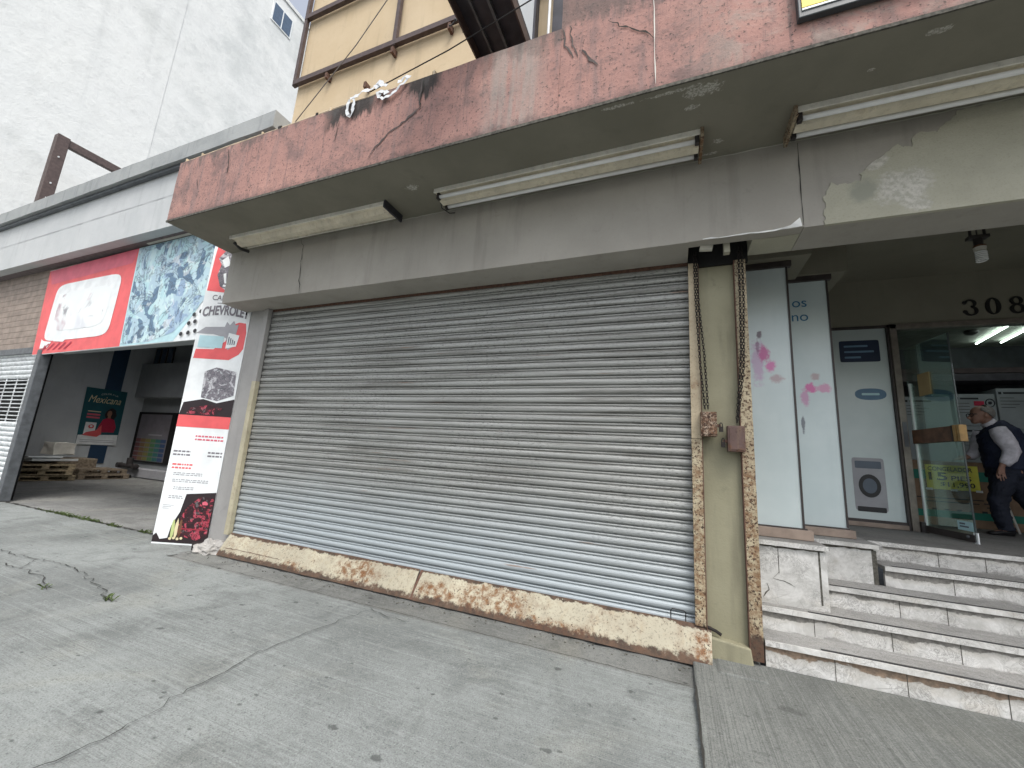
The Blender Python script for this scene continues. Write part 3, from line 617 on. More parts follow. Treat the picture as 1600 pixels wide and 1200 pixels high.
# leaning steel plate along the foot of the shutter
q = MB()
def plate(p, a, b):
    return p + Vector((0, .006*noise.noise(Vector((p.x*1.2, b*2, 4))) + .012*math.sin(b*math.pi)*-.6, .006*noise.noise(Vector((p.x*2, 0, b)))))
q.grid((-5.275, 3.545, .012), (2.895, 0, 0), (-.025, .165, .237), 60, 6, plate); q.grid((-2.365, 3.545, .010), (2.625, 0, 0), (.01, .165, .235), 60, 6, plate)
pl = thing('sill_plate', 'rust streaked cream steel plate leaning along the foot of the roller shutter', 'metal plate', (-2.5, 3.6, 0))
pln = q.build('plate', P['plate'], pl, solid=.008)
q = MB(); q.obox((-2.372, 3.628, .128), (.016, 0, 0), (0, .0815, .117), (0, -.006, .004)); q.build('seam_strap', P['rust'], pl)
q = MB(); q.tube([(.24, 3.70, .24), (.30, 3.69, .225), (.335, 3.69, .205)], .012, 8); q.build('hinge_pin', P['iron'], pl)
for x, z in ((-4.6,.10),(-4.35,.07),(-3.4,.18),(-1.85,.11),(-1.4,.06),(-.6,.19),(-1.0,.20),(-3.0,.06)): q = MB(); q.sphere((x, 3.548+.68*z-.006, z), .011, 8, 6, (1,.5,1)); q.build('bolt', P['rust'], pl)
crack('crack', [(-5.2,3.588,.10),(-4.7,3.592,.105),(-4.2,3.590,.10)], .006, P['rust'], pl, (0,-.8,.6), .05, .006, (1,0,1), 71)
# rubble along the foot of the plate
q = MB()
for _ in range(150):
    x = random.uniform(-5.3, .27); y = random.uniform(3.42, 3.55); r = random.uniform(.003, .009); q.sphere((x, y, .0), r, 5, 4, (1.2, 1, .6))
tag(q.build('debris', P['grime']), 'small flakes and grit lying along the foot of the steel plate', 'debris', kind='stuff')
# broken cement at the foot of the pilaster, with a drain stub
q = MB(); bmesh.ops.create_icosphere(q.bm, subdivisions=5, radius=1)
for v in q.bm.verts:
    n = v.co.copy(); v.co = Vector((-5.56 + n.x*.24, 3.66 + n.y*.17, .01 + n.z*.115)) + n*.05*noise.noise(n*2.3) + n*.022*noise.noise(n*6)
rb = thing('cement_rubble', 'rough lump of broken cement at the foot of the left pilaster', 'rubble', (-5.56, 3.66, 0)); q.build('lump', P['concrete_rub'], rb)
q = MB()
pts = [(-5.80, 3.56, .035), (-5.73, 3.68, .04)]; q.tube(pts, .045, 14, caps=False); tag(q.build('drain_pipe', P['iron'], None, (-5.78, 3.6, 0), solid=.008), 'short dark drain pipe stub poking out beside the left pilaster', 'pipe')

# ------------------------------------------------------------------ chains and lock boxes
def chain(name, label, strands, cat='chain'):
    q = MB()
    for pts in strands:
        pts = [Vector(p) for p in pts]; L = [0]
        for a, b in zip(pts, pts[1:]): L.append(L[-1] + (b-a).length)
        n = int(L[-1]/.026)
        for i in range(n):
            s = (i+.5)/n*L[-1]; j = max(k for k in range(len(pts)-1) if L[k] <= s); f = (s-L[j])/(L[j+1]-L[j]); c = pts[j].lerp(pts[j+1], f); d = (pts[j+1]-pts[j]).normalized()
            u = Vector((1, .25, 0)) if i % 2 else Vector((.25, -1, 0)); u = (u - d*u.dot(d)).normalized()
            q.tube([c + d*.0185*math.cos(t) + u*.0095*math.sin(t) for t in [2*math.pi*m/8 for m in range(8)]], .0032, 5, closed=True)
    o = q.build(name, P['iron'], None, strands[0][0], smooth=True); return tag(o, label, cat)
chain('hanging_chain', 'dark chain loop hanging down the shutter side of the pillar to the smaller lock box', [
    [(.205,3.66,3.36),(.212,3.655,2.9),(.235,3.65,2.3),(.262,3.645,1.93)], [(.222,3.66,3.36),(.232,3.655,2.9),(.268,3.65,2.4),(.285,3.645,1.93)]])
chain('hanging_chain', 'dark chain loop hanging over the entrance side rail to the larger lock box', [
    [(.560,3.66,3.36),(.556,3.655,2.9),(.545,3.65,2.4),(.492,3.64,1.82)], [(.585,3.66,3.36),(.582,3.655,2.9),(.560,3.65,2.3),(.500,3.64,1.84)]])
def lockbox(label, m, x0, x1, z0, z1, side):
    t = thing('lock_box', label, 'lock box', ((x0+x1)/2, 3.66, z0), 'lock boxes on the pillar')
    box('casing', P[m], t, x0, x1, 3.60, 3.69, z0, z1, bev=.006)
    q = MB(); q.box(x0+.012, x1-.012, 3.594, 3.60, z0+.014, z1-.014); q.build('cover', P[m], t, bev=.004)
    c = x1 if side > 0 else x0; zc = z0 + (z1-z0)*(.45 if side > 0 else .4)
    hs = box('hasp', P['rust'], t, min(c, c+side*.03), max(c, c+side*.03), 3.63, 3.66, zc-.012, zc+.012)
    q = MB(); q.box(min(c+side*.018, c+side*.045), max(c+side*.018, c+side*.045), 3.615, 3.65, zc-.05, zc-.008); q.tube([(c+side*.031 + .011*math.cos(a), 3.632, zc-.006 + .03*math.sin(a)) for a in [math.pi*k/8 for k in range(9)]], .004, 6); q.build('padlock', P['iron'], t)
lockbox('smaller rusty lock box with flaking cream cover, left one on the pillar', 'lockbox', .225, .345, 1.70, 1.90, 1)
lockbox('larger dark brown rusted lock box, right one on the pillar', 'lockbox_dark', .418, .541, 1.585, 1.79, -1)

# ------------------------------------------------------------------ light fixtures under the canopy
def fixture(label, x0, x1, ya, yb, tubes, near_end, m):
    t = thing('fluorescent_fixture', label, 'light fixture', ((x0+x1)/2, (ya+yb)/2, ZS), 'fluorescent fixtures under the canopy')
    z = ZS
    q = MB(); q.prism([(x0, ya, z-.002), (x0, yb, z-.002), (x0, yb-.012, z-.03), (x0, ya+.012, z-.03)], (x1-x0, 0, 0)); q.build('tray', P[m], t)
    q = MB(); ym = (ya+yb)/2 - .005; q.prism([(x0+.02, ym-.065, z-.031), (x0+.02, ym+.065, z-.031), (x0+.02, ym+.035, z-.085), (x0+.02, ym-.035, z-.085)], (x1-x0-.04, 0, 0)); q.build('reflector', P[m], t)
    q = MB(); q.box(x0, x1, ya-.004, ya+.008, z-.045, z-.001); q.box(x0, x1, yb-.008, yb+.004, z-.045, z-.001); q.build('lip', P['fixture_white'], t)
    if tubes:
        for y in (ym-.085, ym+.085):
            q = MB(); q.tube([(x0+.05, y, z-.07), (x1-.05, y, z-.07)], .019, 12); tb = q.build('tube', P['tube'], t, smooth=True)
            for x in (x0+.035, x1-.035): box('socket', P['plastic_dark'], tb, x-.015, x+.015, y-.02, y+.02, z-.095, z-.031)
    for x in near_end: box('end_cap', P['fix_edge' if tubes else 'darksteel'], t, x-.012, x+.012, ya-.02, yb+.03, z-.085, z-.001)
    return t
f1 = fixture('cream fluorescent fixture without tubes, under the left end of the canopy', -5.42, -2.86, 3.04, 3.29, False, [-2.86], 'fixture')
q = MB(); q.tube([(-5.40,3.1,4.02),(-5.42,3.2,3.99),(-5.40,3.3,4.0)], .022, 8); q.build('wire_loop', P['cable'], f1)
f2 = fixture('cream fluorescent fixture with two tubes, middle of three under the canopy', -2.24, .25, 3.03, 3.30, True, [.25], 'fixture')
q = MB(); q.tube([(-2.22,3.12,4.04),(-2.24,3.2,3.985),(-2.2,3.3,3.98),(-2.16,3.33,4.0)], .006, 6); q.build('wire_loop', P['cable'], f2)
f3 = fixture('cream fluorescent fixture with two tubes above the peeled beam', .87, 3.36, 3.03, 3.30, True, [.87], 'fixture')

# ------------------------------------------------------------------ marble stairs
ST = thing('marble_staircase', 'worn white marble steps with black grip strips climbing to the shop entrance', 'stairs', (3, 3.75, 0))
zs = [.2075, .378, .546, .711, ZL]; ys = [3.77, 4.03, 4.31, 4.59, 4.87]; xs = [.635, .635, 1.16, 1.69, 1.69]; XR = 5.9
for i in range(5):
    zb = 0 if i == 0 else zs[i-1]; yb = ys[i+1] if i < 4 else YD
    q = MB(); q.box(xs[i], XR, ys[i], ys[i]+.03, zb-.004 if i else .0, zs[i]-.032); r = q.build('riser', P['marble_riser' if i else 'marble_riser_brown'], ST)
    q = MB(); q.box(xs[i]-.004, XR, ys[i]-.02, yb+.028 if i < 4 else YD+.0, zs[i]-.032, zs[i]); tr = q.build('tread', P['tread'] if i < 4 else P['landing'], ST, bev=.006)
    q = MB(); q.box(xs[i]-.003, XR, ys[i]-.024, ys[i]-.004, zs[i]-.034, zs[i]+.002); q.sub(5, .0018, 9, .08); q.build('nosing', P['marble'], tr)
    if i < 4: box('grip_strip', P['grip'], tr, xs[i]+(.35 if i < 2 else .06), XR, ys[i]+.004, ys[i]+.028, zs[i], zs[i]+.004)
    rnd = random.Random(i+50)
    for k in range(9):
        x = xs[i] + .42 + k*.43 + rnd.uniform(-.08, .08)
        box('tile_joint', P['grime'], r, x, x+.004, ys[i]-.002, ys[i]+.001, zb+.004, zs[i]-.034)
crack('grime', [(.7, 3.767, .012), (2, 3.767, .012), (4.2, 3.767, .012)], .018, P['grime'], ST, (0,-1,0), .06, .008, (1,0,1), 81)
q = MB(); q.box(.635, 1.155, 4.13, 4.9, .37, ZL-.03); p1 = q.build('plinth', P['marble'], ST)
q = MB(); q.box(1.156, 1.645, 4.60, 4.9, .53, ZL-.032); p2 = q.build('plinth', P['marble'], ST)
box('plinth_corner', P['grime'], p1, 1.10, 1.112, 4.1275, 4.1305, .42, ZL-.04); box('plinth_corner', P['grime'], p2, 1.615, 1.648, 4.5975, 4.62, .535, ZL-.05)
box('plinth_joint', P['grime'], p1, .82, .824, 4.1275, 4.131, .62, ZL-.04)
crack('plinth_crack', [(.822,4.1265,.63),(.78,4.1265,.575),(.85,4.1265,.56),(.93,4.1265,.53)], .007, P['grime'], p1, (0,-1,0), .04, .008, (1,0,1), 82)
crack('plinth_crack', [(.73,4.1265,.53),(.745,4.1265,.49),(.70,4.1265,.42)], .009, P['grime'], p1, (0,-1,0), .04, .008, (1,0,1), 83)
q = MB(); q.box(.632, 1.175, 4.105, 6.2, ZL-.03, ZL-.0005); q.build('plinth_top', P['tread'], ST, bev=.005); q = MB(); q.box(1.176, 1.688, 4.575, 6.2, ZL-.031, ZL-.001); q.build('plinth_top', P['tread'], ST, bev=.005)
for pr, a, b, y in ((p1, .632, 1.165, 4.103), (p2, 1.178, 1.66, 4.573)):
    q = MB(); q.box(a, b, y-.004, y+.02, ZL-.034, ZL+.001); q.sub(4, .002, 9, .06); q.build('plinth_nosing', P['marble'], pr)
    crack('plinth_grime', [(a+.05, y+.0235, ZL-.045), ((a+b)/2, y+.0235, ZL-.045), (b-.03, y+.0235, ZL-.045)], .022, P['grime'], pr, (0,-1,0), .04, .006, (1,0,1), int(a*100))

# ------------------------------------------------------------------ glass door standing open
GD = thing('glass_door', 'green tinted glass door standing open towards the steps, with a wooden push bar', 'door', (2.70, YD, ZL))
h0, h1 = Vector((2.715, 6.25, 0)), Vector((2.80, 5.56, 0)); dv = (h1-h0).normalized(); nv = Vector((-dv.y, dv.x, 0))
def leaf(a, b, z0, z1, t, name, m, off=0, parent=None, **k):
    q = MB(); pa, pb = h0.lerp(h1, a), h0.lerp(h1, b); c = (pa+pb)/2 + nv*off; c.z = (z0+z1)/2
    q.obox(c, (pb-pa)/2, nv*t/2, (0,0,(z1-z0)/2)); return q.build(name, P[m], parent or GD, **k)
leaf(0, 1, .89, 3.06, .010, 'pane', 'glass'); leaf(.99, 1.0, .89, 3.06, .014, 'edge', 'signdark')
leaf(-.0, .985, .885, .955, .03, 'bottom_rail', 'bronze')
leaf(.03, .06, .96, 2.62, .02, 'hinge_strip', 'white')
hb = leaf(.03, .86, 1.89, 2.05, .06, 'push_bar', 'brownwood', bev=.004)
for a, b in ((.87,.89),(.905,.96),(.985,1.03)): leaf(a, b, 1.885, 2.055, .064, 'bar_clamp', 'palewood' if b > .9 else 'bronze', parent=hb)
leaf(.26, .52, 2.44, 2.70, .013, 'taped_note', 'note'); leaf(.70, .97, .985, 1.075, .013, 'sticker', 'pale')
for k in range(2): leaf(.74, .90-.06*k, 1.015+.028*k, 1.03+.028*k, .0145, 'sticker_line', 'slate')
leaf(.96, 1.03, .875, .98, .012, 'door_bolt', 'white', off=0.0)
q = MB(); q.sphere(tuple(h0.lerp(h1, .9) + Vector((-.02, 0, .93))), .016, 10, 8); q.build('lock_cylinder', P['gsteel'], GD)

# ------------------------------------------------------------------ light bulb
LB = thing('light_bulb', 'unlit spiral bulb in a black bracket hanging from the entrance ceiling', 'light bulb', (2.84, 5.0, 4.03))
q = MB()
for dx in (-.05, .0, .055): q.tube([(2.84+dx, 5, 4.03), (2.84+dx, 5, 3.875)], .012 if dx else .006, 8)
q.box(2.765, 2.915, 4.965, 5.035, 3.845, 3.875); q.tube([(2.84,5,3.85),(2.84,5,3.76)], .034, 14); q.build('bracket', P['plastic_dark'], LB, bev=.003)
q = MB(); q.tube([(2.845,5,3.768),(2.845,5,3.752)], .046, 16); q.build('collar', P['brownwood'], LB); q = MB(); q.tube([(2.845,5,3.752),(2.845,5,3.715)], [.046,.042], 16); q.build('ballast', P['offwhite'], LB)
q = MB(); q.tube([(2.848 + .036*math.cos(t), 5 + .036*math.sin(t), 3.712 - .0029*t*1.03) for t in [k*.35 for k in range(int(2*math.pi*5.5/.35))]], .0082, 8); q.build('spiral_tube', P['tube'], LB, smooth=True)

# ------------------------------------------------------------------ inside the shop
def carton(name, label, x0, x1, y0, y1, z0, z1, m, group=None):
    t = thing(name, label, 'box', ((x0+x1)/2, y0, z0), group); box('carton', P[m], t, x0, x1, y0, y1, z0, z1, bev=.006); return t
fz = carton('freezer_carton', 'large brown cardboard freezer carton with green bands and a yellow price card', 2.85, 4.9, 7.6, 8.2, ZL, 1.76, 'card')
for a, b in ((1.50,1.63),(.985,1.08)): box('green_band', P['green_tape'], fz, 2.851, 4.899, 7.594, 7.60, a, b)
for a, b, z in ((3.25,3.95,1.24),(3.3,3.9,1.19),(3.95,4.15,1.20),(3.97,4.15,1.15),(4.3,4.7,1.3)): box('carton_print', P['boxink'], fz, a, b, 7.595, 7.60, z, z+.012)
for k in range(6): box('carton_print', P['boxink'], fz, 3.4+k*.13, 3.45+k*.13, 7.595, 7.60, 1.07+.005*(k%2), 1.105)
pc = thing('price_card', 'yellow handwritten price card reading CONGELADOR 15 PIES $11,990', 'price card', (3.64, 7.59, 1.36)); box('card', P['yellowcard'], pc, 3.375, 3.93, 7.588, 7.5935, 1.365, 1.705)
for s, x, z, w, h in (('CONGELADOR', 3.40, 1.62, .47, .058), ('15', 3.40, 1.49, .20, .11), ('PIES', 3.64, 1.495, .21, .065), ('$11,990', 3.52, 1.395, .36, .075)):
    text('lettering', s, P['ink'], pc, (x, 7.588, z), (1,0,0), (0,0,1), w=w, h=h, depth=.002, bold=.02)
for a in (3.36, 3.62, 3.88): box('tape', P['white'], pc, a, a+.07, 7.586, 7.5878, 1.35, 1.38)
def appliance(label, x0, x1, z0, z1, red, seed):
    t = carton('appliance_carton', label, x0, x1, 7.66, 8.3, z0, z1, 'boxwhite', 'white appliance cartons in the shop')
    w = x1-x0
    box('title_bar', P['boxink'], t, x0+.02, x0+.05, 7.656, 7.66, z1-.085, z1-.05); box('title_bar', P['boxink'], t, x0+.07, x0+w*.6, 7.656, 7.66, z1-.08, z1-.055)
    for k in range(4): box('carton_print', P['boxink'], t, x0+.03, x0+.03+w*(.3+.1*((k*seed)%3)), 7.656, 7.66, z1-.14-k*.045, z1-.134-k*.045)
    if red:
        box('red_label', P['crimson'], t, x0+w*.48, x0+w*.72, 7.655, 7.66, z1-.17, z1-.105)
        q = MB(); ring(q, x0+w*.86, z1-.13, (.05,.06), (.042,.052), 7.65); q.sphere((x0+w*.86, 7.656, z1-.13), .022, 10, 6, (1,.2,1)); q.build('fan_emblem', P['boxink'], t)
    return t
appliance('white carton with red label stacked behind the man', 3.82, 4.26, 2.28, 2.74, True, 3)
appliance('white carton beside the one with the red label, at the right edge of the doorway', 4.28, 4.75, 2.24, 2.82, False, 5)
appliance('white carton under the red label one, hidden mostly by the man', 3.80, 4.27, 1.765, 2.275, False, 4)
appliance('white carton at the bottom right of the doorway stack', 4.285, 4.8, 1.765, 2.235, False, 7)
appliance('white carton seen through the open glass door', 3.25, 3.78, 1.765, 2.70, False, 8)
for k, (x, y) in enumerate([(3.96, 7.3), (4.2, 7.28)]):
    q = MB(); q.tube([(x, y, 3.39), (x-.16, y-1.05, 3.39)], .010, 10)
    tag(q.build('ceiling_lamp_tube', P['lamp_on'], None, (x, y, 3.39)), ['lit fluorescent tube on the shop ceiling, nearer the glass door', 'lit fluorescent tube on the shop ceiling, nearer the right edge'][k], 'ceiling lamp', 'lit tubes on the shop ceiling')
q = MB(); q.sphere((3.63, 6.75, 3.40), .07, 18, 10, (1,1,.6)); tag(q.build('ceiling_dome', P['plastic_dark'], None, (3.63, 6.75, 3.41), smooth=True), 'small dark dome on the shop ceiling behind the transom glass', 'ceiling dome')
q = MB(); q.tube([(3.93, 7.2, 1.38), (4.06, 7.25, .88)], .012, 8); tag(q.build('wooden_stick', P['offwhite'], None, (4.06, 7.25, ZL)), 'thin pale wooden stick leaning behind the man', 'stick')

# ------------------------------------------------------------------ person
def skin(name, m, parent, joints, edges, root, lev=2):
    ks = list(joints); me = bpy.data.meshes.new(name); me.from_pydata([Vector(joints[k][0]) for k in ks], [(ks.index(a), ks.index(b)) for a, b in edges], [])
    ob = bpy.data.objects.new(name, me); COL.objects.link(ob)
    ob.modifiers.new('skin', 'SKIN'); sd = ob.modifiers.new('sub', 'SUBSURF'); sd.levels = sd.render_levels = lev
    sv = me.skin_vertices[0].data
    for i, k in enumerate(ks):
        r = joints[k][1]; sv[i].radius = r if isinstance(r, tuple) else (r, r); sv[i].use_root = (k == root)
    bpy.context.view_layer.update()
    me2 = bpy.data.meshes.new_from_object(ob.evaluated_get(bpy.context.evaluated_depsgraph_get())); bpy.data.objects.remove(ob)
    me2.name = name; off = ORG[parent.name]
    for v in me2.vertices: v.co -= off
    for p in me2.polygons: p.use_smooth = True
    me2.materials.clear(); me2.materials.append(m); o = bpy.data.objects.new(name, me2); COL.objects.link(o); o.parent = parent; ORG[o.name] = off
    return o
MAN = thing('person', 'grey haired man in a navy vest, white shirt and dark trousers stooping inside the doorway', 'person', (3.8, 6.92, ZL))
def loft(q, rings, n=20):
    """closed skin through elliptical rings (centre, half x, half y, tilt about y)"""
    rs = []
    for c, rx, ry, t in rings:
        c = Vector(c); u = Vector((math.cos(t), 0, math.sin(t)))
        rs.append([q.bm.verts.new(c + u*rx*math.cos(a) + Vector((0, ry*math.sin(a), 0))) for a in [2*math.pi*k/n for k in range(n)]])
    for A, C in zip(rs, rs[1:]):
        for k in range(n): q.bm.faces.new((A[k], A[(k+1)%n], C[(k+1)%n], C[k]))
    q.bm.faces.new(rs[0][::-1]); q.bm.faces.new(rs[-1])
def fuse(q, name, m, voxel, smooth=4, crease=0.0):
    """melt overlapping shapes into one continuous surface"""
    bmesh.ops.recalc_face_normals(q.bm, faces=q.bm.faces); me = bpy.data.meshes.new(name); q.bm.to_mesh(me); q.bm.free()
    ob = bpy.data.objects.new(name, me); COL.objects.link(ob)
    rm = ob.modifiers.new('melt', 'REMESH'); rm.mode = 'VOXEL'; rm.voxel_size = voxel
    sm = ob.modifiers.new('relax', 'SMOOTH'); sm.iterations = smooth; sm.factor = .5
    bpy.context.view_layer.update(); me2 = bpy.data.meshes.new_from_object(ob.evaluated_get(bpy.context.evaluated_depsgraph_get())); bpy.data.objects.remove(ob)
    me2.name = name; off = ORG[MAN.name]
    for v in me2.vertices:
        if crease: v.co += v.normal*crease*(noise.noise(Vector((v.co.x*9, v.co.y*9, v.co.z*16))) + .6*noise.noise(v.co*34))
        v.co -= off
    for p in me2.polygons: p.use_smooth = True
    me2.materials.clear(); me2.materials.append(m); o = bpy.data.objects.new(name, me2); COL.objects.link(o); o.parent = MAN; ORG[o.name] = off
    return o
y0 = 6.92
q = MB()
loft(q, [((3.86,y0,1.62),.13,.16,0),((3.85,y0,1.8),.125,.15,0),((3.83,y0,2.0),.14,.165,.1),((3.81,y0,2.12),.12,.17,.3),((3.775,y0,2.2),.07,.075,.6),((3.735,y0,2.26),.056,.058,.8),((3.71,y0,2.31),.055,.056,.8)])
q.sphere((3.695,y0,2.355), .1, 24, 16, (1.05,.80,1.0)); q.sphere((3.645,y0,2.31), .07, 20, 14, (.9,.85,1.15)); q.sphere((3.625,y0,2.255), .04, 16, 12, (.9,1,.8)); q.tube([(3.60,y0,2.34),(3.562,y0,2.295),(3.585,y0,2.28)], [.012,.014,.012], 8)
for dy in (-.083, .083): q.sphere((3.70,y0+dy,2.325), .03, 12, 8, (.75,.35,1.1))
q.tube([(3.745,6.76,2.12),(3.80,6.70,1.86),(3.70,6.695,1.72),(3.685,6.695,1.685)], [.05,.042,.03,.026], 12)
loft(q, [((3.685,6.695,1.69),.028,.020,0),((3.672,6.695,1.64),.038,.018,.15),((3.668,6.695,1.60),.038,.017,.15)])
for dx, L in ((-.033,.062),(-.011,.082),(.012,.075),(.032,.055)): q.tube([(3.668+dx,6.695,1.61),(3.664+dx*1.1,6.69,1.61-L*.6),(3.668+dx*1.1,6.685,1.61-L*1.15)], [.0095,.0088,.0075], 8)
q.tube([(3.655,6.68,1.66),(3.637,6.668,1.625),(3.634,6.664,1.585)], [.013,.011,.009], 8)
q.tube([(3.76,7.08,2.12),(3.72,7.14,1.88),(3.60,7.14,1.80),(3.53,7.13,1.79)], [.05,.042,.03,.034], 12)
for dy in (-.02,0,.02): q.tube([(3.54,7.13+dy,1.79),(3.49,7.13+dy,1.775),(3.465,7.13+dy,1.755)], [.01,.009,.008], 8)
for hip, kn, an, to in (((3.79,6.84,1.62),(3.685,6.84,1.27),(3.735,6.86,.95),(3.60,6.82,.905)), ((3.93,7.01,1.62),(4.06,7.02,1.28),(4.24,7.04,.97),(4.11,7.02,.905))): q.tube([hip,kn,an], [.10,.065,.045], 14); q.tube([an, ((an[0]+to[0])/2, (an[1]+to[1])/2, .915), to], [.04,.03,.02], 12)
fuse(q, 'body', P['skin'], .006, 3)
q = MB()
loft(q, [((3.82,y0,1.56),.15,.16,0),((3.84,y0,1.66),.175,.175,0),((3.86,y0,1.74),.165,.17,0)])
for pts, rr in (([(3.78,6.84,1.62),(3.745,6.84,1.48),(3.685,6.84,1.28),(3.70,6.85,1.10),(3.735,6.86,.945)], [.13,.112,.088,.078,.076]), ([(3.94,7.0,1.62),(3.99,7.01,1.46),(4.07,7.02,1.28),(4.17,7.03,1.1),(4.24,7.04,.95)], [.14,.125,.098,.088,.08])): q.tube(pts, rr, 16)
fuse(q, 'trousers', P['trousers'], .010, 3, .016)
q = MB(); loft(q, [((3.865,y0,1.66),.205,.195,0),((3.86,y0,1.74),.205,.195,0),((3.85,y0,1.9),.20,.19,.0),((3.835,y0,2.04),.20,.19,.12),((3.82,y0,2.12),.185,.185,.25),((3.805,y0,2.19),.13,.14,.4),((3.785,y0,2.235),.085,.085,.55)], 24); fuse(q, 'vest', P['vest'], .010, 4, .014)
q = MB(); loft(q, [((3.765,y0,2.215),.078,.078,.6),((3.738,y0,2.26),.068,.07,.7)]); q.build('shirt_collar', P['shirt'], MAN, smooth=True)
for pts, rr in (([(3.735,6.76,2.15),(3.745,6.735,2.08),(3.775,6.705,1.96),(3.795,6.695,1.87),(3.76,6.695,1.79),(3.71,6.695,1.715)], [.075,.088,.085,.08,.068,.05]), ([(3.76,7.08,2.14),(3.735,7.12,1.98),(3.72,7.15,1.88),(3.63,7.14,1.81)], [.08,.08,.075,.05])):
    q = MB(); q.tube(pts, rr, 16); q.sub(1, .008, 14); q.build('shirt_sleeve', P['shirt'], MAN, smooth=True)
for x, dy in ((3.735, 6.855), (4.24, 7.04)):
    q = MB(); loft(q, [((x+.075,dy+.01,.925),.012,.03,0),((x+.05,dy+.01,.92),.045,.042,1.57),((x-.05,dy,.915),.04,.044,1.57),((x-.13,dy-.02,.90),.026,.045,1.57),((x-.19,dy-.03,.895),.014,.03,1.57)], 16); q.build('shoe', P['shoe'], MAN, smooth=True)
q = MB(); q.sphere((3.705,y0,2.365), .106, 28, 18, (1.05,.84,1.0))
for v in list(q.bm.verts):
    c = v.co; k = .012*noise.noise(c*30)
    if c.z < 2.345 - (c.x-3.70)*.75 + k and c.x < 3.76 or c.x < 3.662 + k - (c.z-2.36)*.3 or c.z < 2.29 or (c.z > 2.435+k and c.x < 3.72): q.bm.verts.remove(v)
q.build('hair', P['hair'], MAN, smooth=True, solid=.01)
q = MB()
for y in (y0-.078, y0+.078): q.tube([(3.70, y, 2.345), (3.60, y*.6+y0*.4, 2.345)], .005, 6)
for y in (y0-.036, y0+.036): q.tube([(3.585, y + .030*math.cos(t), 2.335 + .022*math.sin(t)) for t in [k*math.pi/6 for k in range(12)]], .004, 5, closed=True)
q.build('glasses', P['ink'], MAN)
# ------------------------------------------------------------------ things on the canopy
SG = thing('shop_sign', 'yellow shop sign with dark border on the pink parapet above the right light fixture', 'sign', (2, 2.5, 4.28))
box('casing', P['signdark'], SG, .78, 3.4, 2.52, 2.565, 4.29, 5.6, bev=.006); box('face', P['signyellow'], SG, .80, 3.37, 2.513, 2.519, 4.355, 5.5); box('white_line', P['white'], SG, .80, 3.37, 2.5135, 2.519, 4.336, 4.35)
SB = thing('steel_beam', 'dark brown steel channel beam reaching out over the canopy', 'beam', (-1.5, 3.5, 5.5))
q = MB(); q.box(-1.86, -1.30, .9, 3.54, 5.62, 5.66); q.build('web', P['darksteel'], SB)
q = MB(); q.box(-1.86, -1.845, .9, 3.54, 5.50, 5.62); q.box(-1.315, -1.30, .9, 3.54, 5.50, 5.62); q.build('flange', P['brownsteel'], SB)
q = MB(); q.box(-1.72, -1.70, .9, 3.54, 5.585, 5.619); q.box(-1.55, -1.525, .9, 3.54, 5.575, 5.619); q.build('rib', P['gsteel'], SB)
q = MB()
q.tube([(-5.88, 2.60, 4.955), (-5, 2.6, 4.97), (-4.2, 2.6, 4.962), (-3.3, 2.6, 4.975), (-2.6, 2.6, 4.96), (-1.95, 2.61, 4.962), (-1.86, 2.7, 4.955)], .014, 8)
q.tube([(-4.6, 2.63, 4.985), (-3.6, 2.63, 5.0), (-2.5, 2.63, 4.99), (-1.9, 2.64, 4.985)], .011, 8)
for x in (-5.82, -5.5, -4.4, -3.35, -2.05): q.box(x-.01, x+.01, 2.575, 2.65, 4.93, 4.985)
cd = thing('conduit', 'thin cream conduit pipes running along the top of the pink canopy', 'pipe', (-3.8, 2.6, 4.94)); q.build('pipe', P['pipe'], cd)
for x, w in ((-4.12, .05), (-3.55, .03), (-2.06, .02)): box('clip', P['iron'], cd, x-w/2, x+w/2, 2.58, 2.625, 4.935, 4.985)
def bag(label, loops, seed):
    q = MB(); rnd = random.Random(seed)
    for pts, w in loops:
        p = jag(pts, .03, .008, (1,1,1), seed); q.ribbon(p, [w*rnd.uniform(.6, 1.5) for _ in p], (0.1,-1,.25))
    o = q.build('plastic_bag', P['bag'], None, loops[0][0][0], solid=.002); tag(o, label, 'plastic bag', 'torn bags snagged on the conduit')
bag('torn white plastic strip hanging in a narrow loop from the conduit', [([(-3.05,2.545,4.96),(-3.07,2.545,4.87),(-3.05,2.54,4.78),(-3.01,2.54,4.735),(-2.975,2.54,4.78),(-2.98,2.545,4.88),(-3.0,2.545,4.95)], .03), ([(-3.05,2.55,4.97),(-2.9,2.55,5.0),(-2.75,2.55,5.0)], .04)], 1)
bag('torn white plastic bag knotted on the conduit in a wide loop', [([(-2.68,2.545,4.93),(-2.66,2.54,4.85),(-2.60,2.54,4.82),(-2.50,2.54,4.83),(-2.40,2.54,4.90),(-2.33,2.545,4.97)], .035), ([(-2.74,2.55,5.0),(-2.69,2.55,5.06),(-2.64,2.55,5.0),(-2.58,2.55,4.97)], .06), ([(-2.66,2.545,4.93),(-2.58,2.54,4.90),(-2.56,2.54,4.86)], .045), ([(-2.45,2.55,4.97),(-2.36,2.55,5.0),(-2.30,2.55,4.975)], .05)], 2)
def wire(label, pts, r, m='cable_grey', name='wire'):
    q = MB(); q.tube(pts, r, 6); tag(q.build(name, P[m], None, pts[0]), label, 'cable')
wire('thin double wire slanting down across the ochre wall to its left corner', [(-2.4,3.3,8.9),(-3.45,3.3,7.6),(-4.0,3.3,6.9),(-4.95,3.3,5.95)], .007)
wire('thin wire stretched from the torn bag up past the steel beam', [(-2.80,2.56,4.98),(-1.9,2.56,5.14),(-1.07,2.56,5.36),(.2,2.56,5.75)], .006, 'cable')
q = MB(); rnd = random.Random(5)
